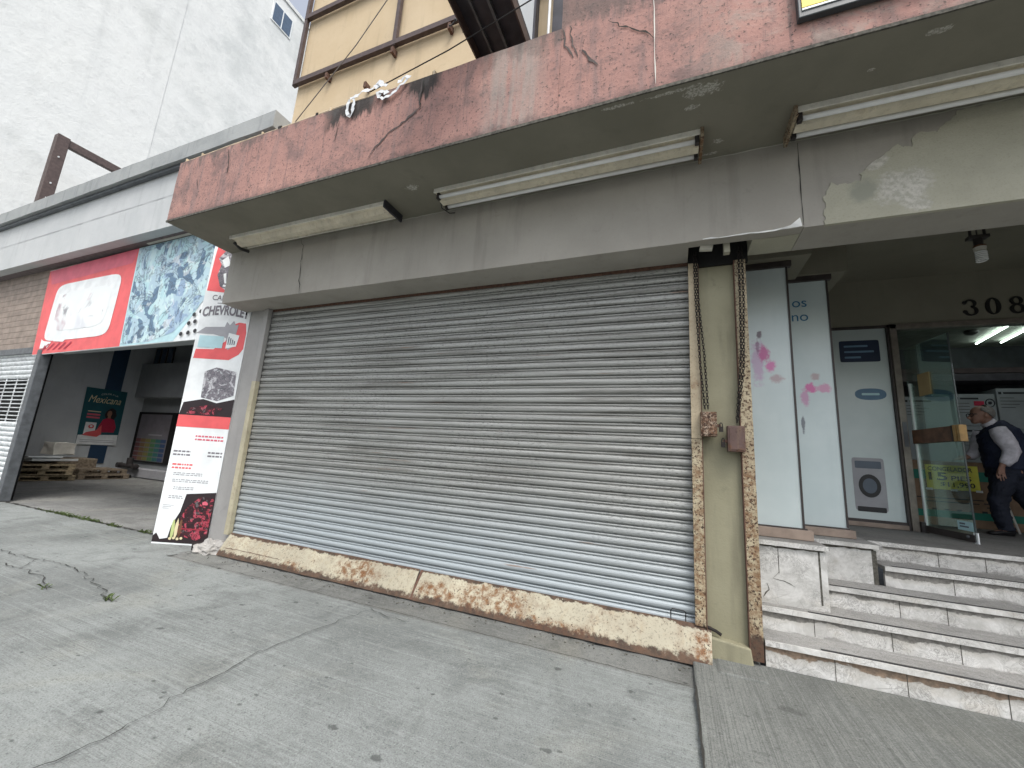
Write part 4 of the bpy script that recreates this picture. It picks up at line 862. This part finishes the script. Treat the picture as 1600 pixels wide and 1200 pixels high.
main = jag([(-2.08,2.9,6.35),(-2.12,2.9,6.12),(-2.06,2.9,6.05),(-2.16,2.9,5.95)], .03, .02, (1,.6,1), 4); q.tube(main, .008, 6)
q.tube(jag([(-2.08,2.9,6.2),(-1.98,2.9,6.0),(-1.86,2.9,5.86),(-1.75,2.9,5.72),(-1.70,2.9,5.6)], .06, .008, (1,.6,1), 6), .007, 6)
q.tube(jag([(-1.92,2.9,5.93),(-1.97,2.9,5.85),(-2.0,2.9,5.8)], .03, .008, (1,.6,1), 7), .006, 6)
for p in main[::2]: q.sphere(tuple(p + Vector((rnd.uniform(-.02,.02), 0, rnd.uniform(-.02,.02)))), rnd.uniform(.01,.02), 6, 5)
tag(q.build('dead_vine', P['cable'], None, (-2.08, 2.9, 6.35)), 'dry dark vine dangling in front of the ochre wall beside the steel beam', 'vine')

# ------------------------------------------------------------------ neighbouring garage
N = thing('garage_building', 'pale grey garage building with cement coping and tan boards beside the shop', 'building', (-12, 3.75, 0))
q = MB(); q.box(-20, -5.43, 3.43, 3.60, 4.88, 6.02); q.sub(4, .004, 1, .5); q.build('fascia_wall', P['neigh'], N)
q = MB(); q.box(-20.2, -5.42, 3.30, 3.80, 6.02, 6.30); q.sub(6, .008, 3, .15); q.build('coping', P['cornice'], N)
q = MB(); q.box(-20.2, -5.45, 3.36, 3.43, 5.96, 6.02); q.build('coping_shadow_strip', P['gsteel'], N)  # dark strip standing in for the shadow line under the overhanging coping
crack('wall_joint', [(-20, 3.424, 5.47), (-12, 3.424, 5.48), (-7, 3.424, 5.50), (-5.5, 3.424, 5.5)], .012, P['sketch2'], N, (0,-1,0), .15, .004, (0,0,1), 91)
for x in (-13.2, -10.9, -9.3): crack('wall_joint', [(x, 3.424, 5.46), (x+.05, 3.424, 5.1)], .007, P['sketch2'], N, (0,-1,0), .1, .01, (1,0,0), int(-x))
box('soffit', P['n_soffit'], N, -20, -5.92, 3.601, 3.90, 4.881, 4.95)
q = MB(); z = 3.08
while z < 4.87: q.box(-20, -11.6, 3.75, 3.775, z, min(z+.128, 4.875)); z += .135
q.build('board_cladding', P['clad'], N); box('cladding_back', P['black'], N, -20, -11.6, 3.776, 3.80, 3.0, 4.875)
box('door_head', P['gsteel'], N, -20, -11.9, 3.72, 3.80, 2.95, 3.075)
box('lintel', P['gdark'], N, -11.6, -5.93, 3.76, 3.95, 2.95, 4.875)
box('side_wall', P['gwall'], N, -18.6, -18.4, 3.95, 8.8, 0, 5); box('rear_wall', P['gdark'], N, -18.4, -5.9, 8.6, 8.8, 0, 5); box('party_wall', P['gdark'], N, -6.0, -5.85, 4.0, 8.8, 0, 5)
for a, b, c, d in ((-20, -16.2, 3.95, 8.8), (-16.2, -9.5, 3.95, 4.6), (-16.2, -9.5, 6.4, 8.8), (-9.5, -5.9, 3.95, 8.8)): box('ceiling', P['gdark'], N, a, b, c, d, 4.78, 4.95); box('front_pier', P['gdark'], N, -6.15, -5.84, 3.85, 4.2, 0, 4.8)  # gap between the panels is an added roof opening that brightens the garage
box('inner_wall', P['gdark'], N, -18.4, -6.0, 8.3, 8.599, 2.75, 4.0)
for x in (-18.25, -17.85, -17.45, -15.9): 
    w = box('high_window', P['plastic_dark'], N, x, x+.33, 8.55, 8.599, 4.05, 4.68)
    box('pane', P['winglass'], w, x+.04, x+.29, 8.545, 8.5495, 4.09, 4.64)
box('painted_stripe', P['navy'], N, -18.4, -18.37, 7.42, 7.86, .35, 4.5)
cw = box('display_board', P['black'], N, -18.39, -16.1, 8.55, 8.599, .44, 2.24)
box('board_sheet', P['sketch'], cw, -18.2, -16.35, 8.54, 8.55, .50, 2.16)
for i, c in enumerate([(.16,.05,.05),(.20,.12,.05),(.22,.20,.06),(.08,.20,.08),(.04,.16,.15),(.04,.08,.18)]):
    mm = mat_colour('colour_swatch', c)
    for k in range(5): box('colour_strip', mm, cw, -18.18+i*.30, -17.90+i*.30, 8.534, 8.54, .52+k*.16, .64+k*.16)
box('board_title', P['sketch2'], cw, -17.5, -16.7, 8.534, 8.54, 1.40, 1.45)
box('ledge', P['sketch2'], N, -17.8, -15.0, 8.0, 8.299, 0, .30, bev=.03)
# roller door of the garage, half raised sign post
RD = thing('garage_roller_door', 'white slatted garage roller door with a band of open grille', 'shutter', (-16, 3.8, 0))
q = MB(); z = .02
while z < 2.95:
    if not 1.52 < z+.05 < 2.42: q.prism([(-20,3.80,z),(-20,3.775,z+.03),(-20,3.772,z+.06),(-20,3.80,z+.095),(-20,3.82,z+.05)], (7.98,0,0))
    z += .1
q.build('slats', P['white_slat'], RD)
q = MB(); z = 1.56
while z < 2.42: q.tube([(-20,3.79,z),(-12.02,3.79,z)], .012, 6); z += .082
for k in range(14): q.tube([(-12.4-k*.5,3.79,1.5),(-12.4-k*.5,3.79,2.44)], .010, 6)
q.build('grille', P['white_slat'], RD)
box('guide_post', P['gsteel'], RD, -12.02, -11.86, 3.68, 3.84, 0, 3.0, bev=.01); box('backing', P['black'], RD, -20, -12.03, 3.9, 3.92, 0, 2.95)
# rooftop sign frame
FR = thing('sign_frame', 'empty brown steel sign frame standing on the garage roof against the white wall', 'sign frame', (-17.5, 4.6, 6))
q = MB(); q.box(-17.62, -17.38, 4.48, 4.76, 5.75, 10.36); q.build('post', P['brownsteel'], FR, bev=.01); q = MB(); q.box(-17.58, -17.42, 4.761, 9.2, 10.10, 10.34); q.build('crossbeam', P['brownsteel'], FR, bev=.01)
q = MB(); q.box(-17.62, -17.38, 9.0, 9.25, 5.75, 10.09); q.build('post', P['brownsteel'], FR)
for z in (9.6, 8.7, 8.2, 7.1): box('bolt', P['white'], FR, -17.39, -17.35, 4.60, 4.63, z, z+.04)
# white building behind
W = thing('white_building', 'tall blank white stuccoed building rising behind the garage', 'building', (-22, 8, 0))
q = MB(); q.box(-30, -19.0, -2.0, 7.2, 0, 24.7); q.build('wall', P['stucco'], W); q = MB(); q.box(-30, -19.02, 7.201, 19, 0, 24.75); q.build('wall', P['stucco'], W)
box('parapet', P['stucco'], W, -30, -18.96, 7.21, 19, 24.751, 24.95)
wn = box('window', P['white'], W, -19.05, -18.98, 10.42, 11.55, 22.93, 24.12)
for a, b in ((10.49, 10.95), (11.01, 11.48)): box('pane', P['winglass'], wn, -18.985, -18.97, a, b, 23.0, 24.05)

# ------------------------------------------------------------------ signs and posters
def mat_collage(name, cols, sc, dark, st=(1,1,1), sharp=.02, line=.8, speck=.8):
    """printed picture: overlapping cut-out shapes in a few flat inks"""
    m = Mat(name); c = cols[0]
    for i, col in enumerate(cols[1:]):
        n = m.noise(sc*(1+.37*i), 3, .5, st=st, dist=1.1+.3*i, rot=(0, .35*i, 0)); c = m.mix(m.step(n, .53, .53+sharp), c, col)
    n = m.noise(sc*3.1, 5, .65, st=st, dist=1.5); c = m.mix(m.mul(m.math('SUBTRACT', 1, m.step(m.math('ABSOLUTE', m.math('SUBTRACT', n, .5)), .012, .03)), line), c, dark)
    n = m.noise(sc*5, 4, .6, st=st, dist=.8); c = m.mix(m.mul(m.step(n, .6, .63), speck), c, (.70,.74,.75))
    return m.out(c, .45, 0, .35)
P['truck_picture'] = mat_collage('truck_picture', [(.40,.60,.64),(.46,.62,.68),(.27,.38,.52),(.50,.66,.68),(.11,.19,.28),(.38,.52,.60)], .75, (.05,.07,.10), sharp=.03, line=.6, speck=.5)
P['panel_smudge'] = mat_collage('panel_smudge', [(.74,.77,.77),(.62,.64,.67),(.38,.20,.25),(.72,.75,.75),(.28,.28,.30),(.76,.78,.78)], .55, (.5,.5,.52), sharp=.12, line=0, speck=0)
P['engine_picture'] = mat_collage('engine_picture', [(.03,.012,.015),(.12,.012,.022),(.30,.03,.05),(.035,.012,.016),(.40,.06,.09),(.05,.014,.018)], 3.2, (.012,.006,.008), sharp=.04, line=.9, speck=.12)
P['sketch_picture'] = mat_collage('sketch_picture', [(.20,.19,.21),(.30,.29,.31),(.14,.13,.15),(.5,.5,.52),(.18,.17,.19)], 2.6, (.07,.07,.08), sharp=.04, line=.7, speck=.5)
def flat(name, m, parent, pts, f, off=0.0):
    q = MB(); q.poly([f(a, b, off) for a, b in pts]); return q.build(name, P[m], parent, keepn=False)
def blob(cx, cz, a, b, n=16, seed=0, j=.0, p=1.0):
    rnd = random.Random(seed); return [(cx + a*math.copysign(abs(math.cos(t))**p, math.cos(t))*rnd.uniform(1-j, 1+j), cz + b*math.copysign(abs(math.sin(t))**p, math.sin(t))*rnd.uniform(1-j, 1+j)) for t in [2*math.pi*k/n for k in range(n)]]
def rect(a, b, c, d): return [(a, c), (b, c), (b, d), (a, d)]
BN = thing('garage_banner', 'wide red and pale blue printed banner with a white box, across the garage front', 'banner', (-9, 3.72, 2.9))
fb = lambda a, b, o: (a, 3.70-o, b)
q = MB(); q.prism([(-12.28,3.702,2.89),(-5.97,3.702,2.95),(-5.97,3.702,4.86),(-12.56,3.702,4.80)], (0,.03,0)); q.build('sheet', P['white'], BN)
flat('red_field', 'red', BN, [(-12.27,2.90),(-9.05,2.93),(-9.2,4.84),(-12.55,4.79)], fb, .001)
flat('red_field', 'pinkred', BN, [(-12.3,4.45),(-9.3,4.55),(-9.2,4.835),(-12.5,4.785)], fb, .0035)
flat('pale_field', 'pale', BN, [(-9.05,2.93),(-7.5,2.945),(-7.0,3.5),(-6.4,4.85),(-9.2,4.84)], fb, .001)
flat('white_panel', 'white', BN, blob(-10.75, 3.78, 1.22, .62, 32, 0, 0, .25), fb, .006); flat('panel_print', 'panel_smudge', BN, blob(-10.75, 3.78, .98, .42, 32, 0, 0, .4), fb, .009)
# ghost of a truck drawing at the lower left corner of the red field
flat('drawing', 'white', BN, [(-12.0,3.02),(-11.85,3.02),(-11.8,3.09),(-11.7,3.02),(-11.58,3.14),(-11.9,3.17),(-12.02,3.22)], fb, .009)
flat('drawing', 'white', BN, [(-11.5,3.15),(-11.1,3.12),(-11.05,3.16),(-11.5,3.19)], fb, .009)
for k in range(5): flat('drawing', 'crimson', BN, [(-11.9+k*.22,2.97),(-11.84+k*.22,2.97),(-11.62+k*.22,3.1),(-11.68+k*.22,3.11)], fb, .0095)
flat('truck_picture', 'truck_picture', BN, [(-9.02,2.96),(-8.2,2.97),(-7.55,3.1),(-7.0,3.52),(-6.8,3.7),(-6.1,4.84),(-9.15,4.83)], fb, .004)
for x, z in ((-7.06,3.36),(-6.9,3.40),(-7.15,3.22),(-7.0,3.24),(-7.3,3.05),(-7.12,3.06),(-6.95,3.08)): flat('eyelet', 'ink', BN, blob(x, z, .045, .035, 10), fb, .018)
box('banner_batten', P['offwhite'], BN, -8.9, -5.97, 3.66, 3.70, 4.862, 4.879)
# tall printed panel beside the pilaster
CP = thing('tall_printed_panel', 'tall narrow white printed panel with red shapes and an engine picture beside the left pilaster', 'printed panel', (-6.2, 3.62, 0))
LL = math.hypot(1, .41); DX, DY = 1/LL, .41/LL
fc = lambda a, b, o: (-6.51 + a*DX + DY*o, 3.477 + a*DY - DX*o, b)
q = MB(); q.prism([fc(0,.0,0), fc(.745,.0,0), fc(.745,4.86,0), fc(0,4.86,0)], (-DY*.03, DX*.03, 0)); q.build('panel', P['white'], CP)
CR, CU = (DX, DY, 0), (0,0,1)
flat('red_shape', 'red', CP, [(.02,3.62),(.34,3.60),(.745,3.62),(.745,4.5),(.06,4.5),(.04,4.2)], fc, .002)
flat('grey_drawing', 'sketch_picture', CP, [(.10,4.15),(.16,4.05),(.13,3.88),(.20,3.70),(.30,3.64),(.50,3.66),(.60,3.9),(.5,4.15),(.35,4.22),(.2,4.3)], fc, .004)
for p in ([(.16,4.12),(.24,4.2),(.3,4.05),(.22,4.0)],[(.22,3.9),(.26,3.75),(.29,3.75),(.26,3.92)],[(.12,4.3),(.3,4.42),(.4,4.3),(.25,4.25)],[(.34,3.95),(.40,3.8),(.43,3.82),(.38,4.0)],[(.24,3.70),(.34,3.68),(.36,3.72),(.25,3.73)]): flat('white_drawing', 'white', CP, p, fc, .006)
def lett(s, u, z, w, h, m, bend=0.0, bold=.01, dz=0): return text('lettering', s, P[m], CP, fc(u, z, 0), CR, CU, w=w, h=h, depth=.004, bold=bold, bend=bend)
lett('CAB', .13, 3.475, .20, .085, 'sketch', 0, .012); lett('CHEVROLET', .03, 3.20, .69, .155, 'sketch', .05, .035)
flat('text_line', 'sketch2', CP, rect(.22, .34, 3.425, 3.44), fc, .003)
flat('red_shape', 'red', CP, [(.03,2.57),(.55,2.57),(.68,2.66),(.73,2.75),(.73,3.0),(.70,3.14),(.60,3.15),(.5,3.10),(.45,2.85),(.3,2.72),(.04,2.71)], fc, .002)
flat('grey_drawing', 'sketch2', CP, [(.0,2.95),(.12,3.05),(.40,3.07),(.42,3.15),(.47,3.1),(.52,3.17),(.56,3.1),(.60,3.12),(.58,2.9),(.62,2.8),(.5,2.72),(.45,2.9),(.25,2.95)], fc, .004)
flat('grey_drawing', 'pale', CP, [(.06,2.74),(.42,2.74),(.42,2.92),(.06,2.92)], fc, .006); flat('white_drawing', 'white', CP, [(.47,2.74),(.62,2.78),(.64,2.95),(.48,2.98)], fc, .006)
for k in range(4): flat('grey_drawing', 'slate', CP, rect(.49+.03*k, .505+.03*k, 2.8, 2.92-.02*k), fc, .008)
flat('grey_drawing', 'sketch_picture', CP, [(.24,2.38),(.40,2.45),(.70,2.40),(.72,2.05),(.5,1.96),(.26,2.0)], fc, .002)
flat('dark_band', 'enginedark', CP, [(.0,1.74),(.745,1.74),(.745,2.0),(.5,1.93),(.3,1.98),(.03,1.92)], fc, .002); flat('dark_band', 'engine_picture', CP, [(.1,1.76),(.5,1.76),(.62,1.85),(.4,1.9),(.14,1.84)], fc, .004)
flat('red_band', 'red', CP, rect(0, .745, 1.57, 1.74), fc, .003)
rt = random.Random(3)
for z, a, b, m, n in ((1.44,.30,.70,'pinkred',2),(1.22,.04,.28,'sketch',2),(1.22,.52,.72,'sketch',2),(1.04,.06,.34,'red',2),(.93,.1,.5,'sketch2',2),(.84,.1,.6,'sketch2',2),(.74,.14,.42,'sketch2',2),(.62,.1,.3,'sketch2',2)):
    for r in range(n):
        x = a
        while x < b:
            w = rt.uniform(.015, .06); h = .022 if m != 'sketch2' else .012
            flat('print_line', m, CP, rect(x, min(x+w, b), z-r*h*2.1, z-r*h*2.1+h), fc, .003); x += w + .012
flat('engine_background', 'enginedark', CP, [(.0,.02),(.745,.02),(.745,.70),(.34,.66),(.30,.42),(.22,.24),(.20,.08),(.1,.06),(.04,.14),(.0,.10)], fc, .002)
flat('engine_print', 'engine_picture', CP, [(.34,.12),(.62,.06),(.72,.14),(.73,.62),(.55,.64),(.42,.52),(.33,.4),(.30,.2)], fc, .004)
flat('engine_print', 'pinkred', CP, blob(.62,.55,.045,.025,12,4,.3), fc, .008); flat('engine_print', 'engine', CP, rect(.36,.72,.20,.215), fc, .008)
for k in range(3): flat('bottle_print', ['green_print','cream_print','brownwood'][k], CP, blob(.25+.05*k, .2, .022, .13, 12, k, .15), fc, .005+.001*k)
for k in range(4): flat('fruit_print', 'cream_print', CP, blob(.24+.05*k, .075+.01*(k%2), .02, .018, 10), fc, .009)
for k in range(3): flat('text_line', 'sketch2', CP, rect(.05, .2-.03*k, .50-.022*k, .507-.022*k), fc, .003)
flat('panel_foot', 'white', CP, rect(0, .25, .0, .02), fc, .004)
# paint poster on the garage side wall
PO = thing('paint_poster', 'dark teal paint poster with a woman in a red dress on the garage side wall', 'poster', (-18.36, 7.5, .97))
fp = lambda a, b, o: (-18.36 + o, a, b)
q = MB(); q.prism([fp(7.02,.97,0), fp(8.08,.97,0), fp(8.05,2.89,0), fp(6.95,2.89,0)], (-.008, 0, 0)); q.build('sheet', P['teal'], PO)
flat('foot_band', 'white', PO, [(7.02,.972),(8.08,.972),(8.06,1.34),(7.02,1.28)], fp, .002)
for z in (1.06, 1.12): flat('small_print', 'sketch2', PO, rect(7.1, 8.0, z, z+.014), fp, .004)
text('lettering', 'Mexicana', P['cream_print'], PO, fp(7.07, 2.40, 0), (0,1,0), (0,0,1), w=.86, h=.24, depth=.004, shear=.3); text('lettering', 'COLOR A LA', P['offwhite'], PO, fp(7.36, 2.66, 0), (0,1,0), (0,0,1), w=.46, h=.06, depth=.004, bend=.05)
for z, h, m in ((2.08,.03,'cream_print'),(1.96,.06,'pinkred'),(1.86,.06,'pinkred')): flat('print_line', m, PO, rect(7.12, 7.46, z, z+h), fp, .004)
flat('tin_print', 'white', PO, rect(7.14, 7.42, 1.32, 1.72), fp, .004); flat('heart_print', 'red', PO, blob(7.30, 1.58, .075, .07, 12, 1, .08), fp, .006); flat('heart_print', 'white', PO, blob(7.30, 1.59, .035, .035, 10), fp, .008)
flat('hair_print', 'enginedark', PO, blob(7.74, 2.02, .15, .24, 16, 2, .1), fp, .003); flat('face_print', 'skin_print', PO, blob(7.70, 2.06, .065, .11, 14), fp, .006); flat('neck_print', 'skin_print', PO, rect(7.67,7.75,1.84,1.98), fp, .005)
flat('dress_print', 'crimson', PO, [(7.44,1.40),(7.92,1.42),(7.95,1.6),(7.86,1.86),(7.76,1.9),(7.66,1.9),(7.56,1.84),(7.5,1.65)], fp, .0075)
flat('sweep_print', 'red', PO, [(7.12,1.28),(7.5,1.24),(7.6,1.34),(7.56,1.66),(7.44,1.46),(7.2,1.38)], fp, .009)

# ------------------------------------------------------------------ clutter in the garage
def pallet_mesh(m):
    q = MB()
    for k in range(7): q.box(-.6, .6, -.5+k*.155, -.5+k*.155+.10, .118, .14)
    for y in (-.46, 0, .46):
        q.box(-.6, .6, y-.05, y+.05, .095, .118); q.box(-.6, .6, y-.05, y+.05, 0, .02)
        for x in (-.52, 0, .52): q.box(x-.07, x+.07, y-.05, y+.05, .02, .095)
    o = q.build('wooden_pallet', P[m]); return o
lab = ['pale wooden pallet at the bottom of the bright stack in the garage', 'pale wooden pallet in the middle of the bright stack', 'pale wooden pallet on top of the bright stack under the white board']
pa = pallet_mesh('wood'); pb = pallet_mesh('wood2')
for k in range(3):
    o = pa if k == 0 else pa.copy()
    if k: COL.objects.link(o)
    o.location = (-16.55 + .03*k, 5.75 - .04*k, .002 + .15*k); o.rotation_euler = (R(-1.2 if k else 0), 0, R(82 + (3, -4, 5, 0)[k])); tag(o, lab[k], 'pallet', 'wooden pallets in the garage')
lab2 = ['dark old pallet lying at the bottom of the farther stack', 'dark old pallet on top of the farther stack']
for k in range(2):
    o = pb if k == 0 else pb.copy()
    if k: COL.objects.link(o)
    o.location = (-16.7 - .12*k, 7.05 - .05*k, .002 + .15*k); o.rotation_euler = (0, R(1.5*k), R(88 + (0, 7, -6)[k])); tag(o, lab2[k], 'pallet', 'wooden pallets in the garage')
q = MB(); q.obox((-16.5, 5.75, .53), (.42,.10,.04), (-.12,.5,.0), (0,0,.03)); q.obox((-16.25, 5.6, .59), (.2,.03,.06), (-.05,.35,.0), (-.01,0,.015)); o = tag(q.build('white_board', P['white'], None, (-16.5,5.75,.62)), 'folded white board lying on the bright pallet stack', 'board')
q = MB(); q.obox((-17.2, 6.25, .85), (.22,.05,0), (-.05,.25,0), (0,.0,.17)); q.sub(3, .035, 5); tag(q.build('wrapped_bundle', P['offwhite'], None, (-17.2,6.25,.6)), 'crumpled plastic wrapped bundle behind the bright pallet stack', 'bundle')
q = MB(); q.obox((-17.35, 6.2, .28), (.4,0,0), (0,.9,0), (0,0,.29)); tag(q.build('timber_pile', P['wood2'], None, (-17.35,6.2,0), bev=.02), 'dark timber pile against the garage side wall behind the pallets', 'timber')
q = MB(); q.sphere((-16.55, 5.05, .62), .16, 14, 10, (1,1,1.2)); q.tube([(-16.55,5.05,.78),(-16.55,5.05,.84)], [.09,.05], 10); tag(q.build('dark_sack', P['navy'], None, (-16.55,5.05,.6), smooth=True), 'round dark sack at the near end of the bright pallet stack', 'sack')
for k, (x, y) in enumerate([(-17.7, 7.6), (-16.75, 7.75)]):
    t = thing('wheel_stop', ['striped wheel stop on the garage floor, next to the dark pallets', 'striped wheel stop on the garage floor, nearer the ledge'][k], 'wheel stop', (x, y, 0), 'striped wheel stops')
    q = MB(); q.prism([(x-.3,y-.08,0),(x-.3,y+.08,0),(x-.27,y+.04,.1),(x-.27,y-.04,.1)], (.6,0,0)); q.build('block', P['black'], t)
    for j in range(4): q = MB(); a = x-.26+j*.14; q.prism([(a,y-.084,.004),(a+.06,y-.084,.004),(a+.08,y-.046,.098),(a+.02,y-.046,.098)], (0,.004,0)); q.build('yellow_stripe', P['cream_print'], t)
q = MB(); q.tube([(-17.0,7.95,.32),(-17.0,7.95,.62)], .09, 10); q.tube([(-17.4,7.93,.36),(-16.5,7.93,.36)], .07, 10); q.tube([(-17.4,7.93,.36),(-17.4,7.8,.36)], .09, 10); q.tube([(-16.5,7.93,.36),(-16.5,7.8,.36)], .09, 10)
tag(q.build('pipe_fitting', P['plastic_dark'], None, (-17,7.95,.3)), 'dark pipe fitting lying on the ledge under the colour display board', 'pipe fitting')

# ------------------------------------------------------------------ camera
cam = bpy.data.cameras.new('camera'); co = bpy.data.objects.new('camera', cam); COL.objects.link(co); S.camera = co
cam.sensor_width = 36; cam.lens = 36*619.01/1600; cam.clip_start = .02; cam.clip_end = 2000
yaw, pit, rol = R(-22.2458), R(10.48894), R(3.61440)
f = Vector((math.sin(yaw)*math.cos(pit), math.cos(yaw)*math.cos(pit), math.sin(pit))); r = Vector((math.cos(yaw), -math.sin(yaw), 0)); u = r.cross(f)
r2 = r*math.cos(rol) + u*math.sin(rol); u2 = -r*math.sin(rol) + u*math.cos(rol)
co.matrix_world = Matrix(((r2.x, u2.x, -f.x, 0), (r2.y, u2.y, -f.y, 0), (r2.z, u2.z, -f.z, 1.43), (0,0,0,1)))

# ------------------------------------------------------------------ daylight
SUN_EL, SUN_AZ = R(58), R(140)          # azimuth from +Y towards +X
w = bpy.data.worlds.new('World'); S.world = w; w.use_nodes = True; nt = w.node_tree
bg = nt.nodes['Background']; sk = nt.nodes.new('ShaderNodeTexSky'); sk.sky_type = 'NISHITA'; sk.sun_disc = False
sk.sun_elevation = SUN_EL; sk.sun_rotation = SUN_AZ; sk.air_density = 1.0; sk.dust_density = 4.0; sk.ozone_density = 1.0
hs = nt.nodes.new('ShaderNodeHueSaturation'); hs.inputs['Saturation'].default_value = .42
nt.links.new(sk.outputs[0], hs.inputs['Color']); nt.links.new(hs.outputs[0], bg.inputs['Color']); bg.inputs['Strength'].default_value = .15
su = bpy.data.lights.new('sun', 'SUN'); so = bpy.data.objects.new('sun', su); COL.objects.link(so)
su.energy = 1.0; su.angle = R(25); su.color = (1, .99, .96)
d = Vector((math.sin(SUN_AZ)*math.cos(SUN_EL), math.cos(SUN_AZ)*math.cos(SUN_EL), math.sin(SUN_EL)))
so.rotation_euler = d.to_track_quat('Z', 'Y').to_euler(); so.location = d*30
S.view_settings.view_transform = 'Standard'; S.view_settings.look = 'None'; S.view_settings.gamma = 1; S.view_settings.exposure = .95
S.cycles.diffuse_bounces = 6; S.cycles.max_bounces = 12
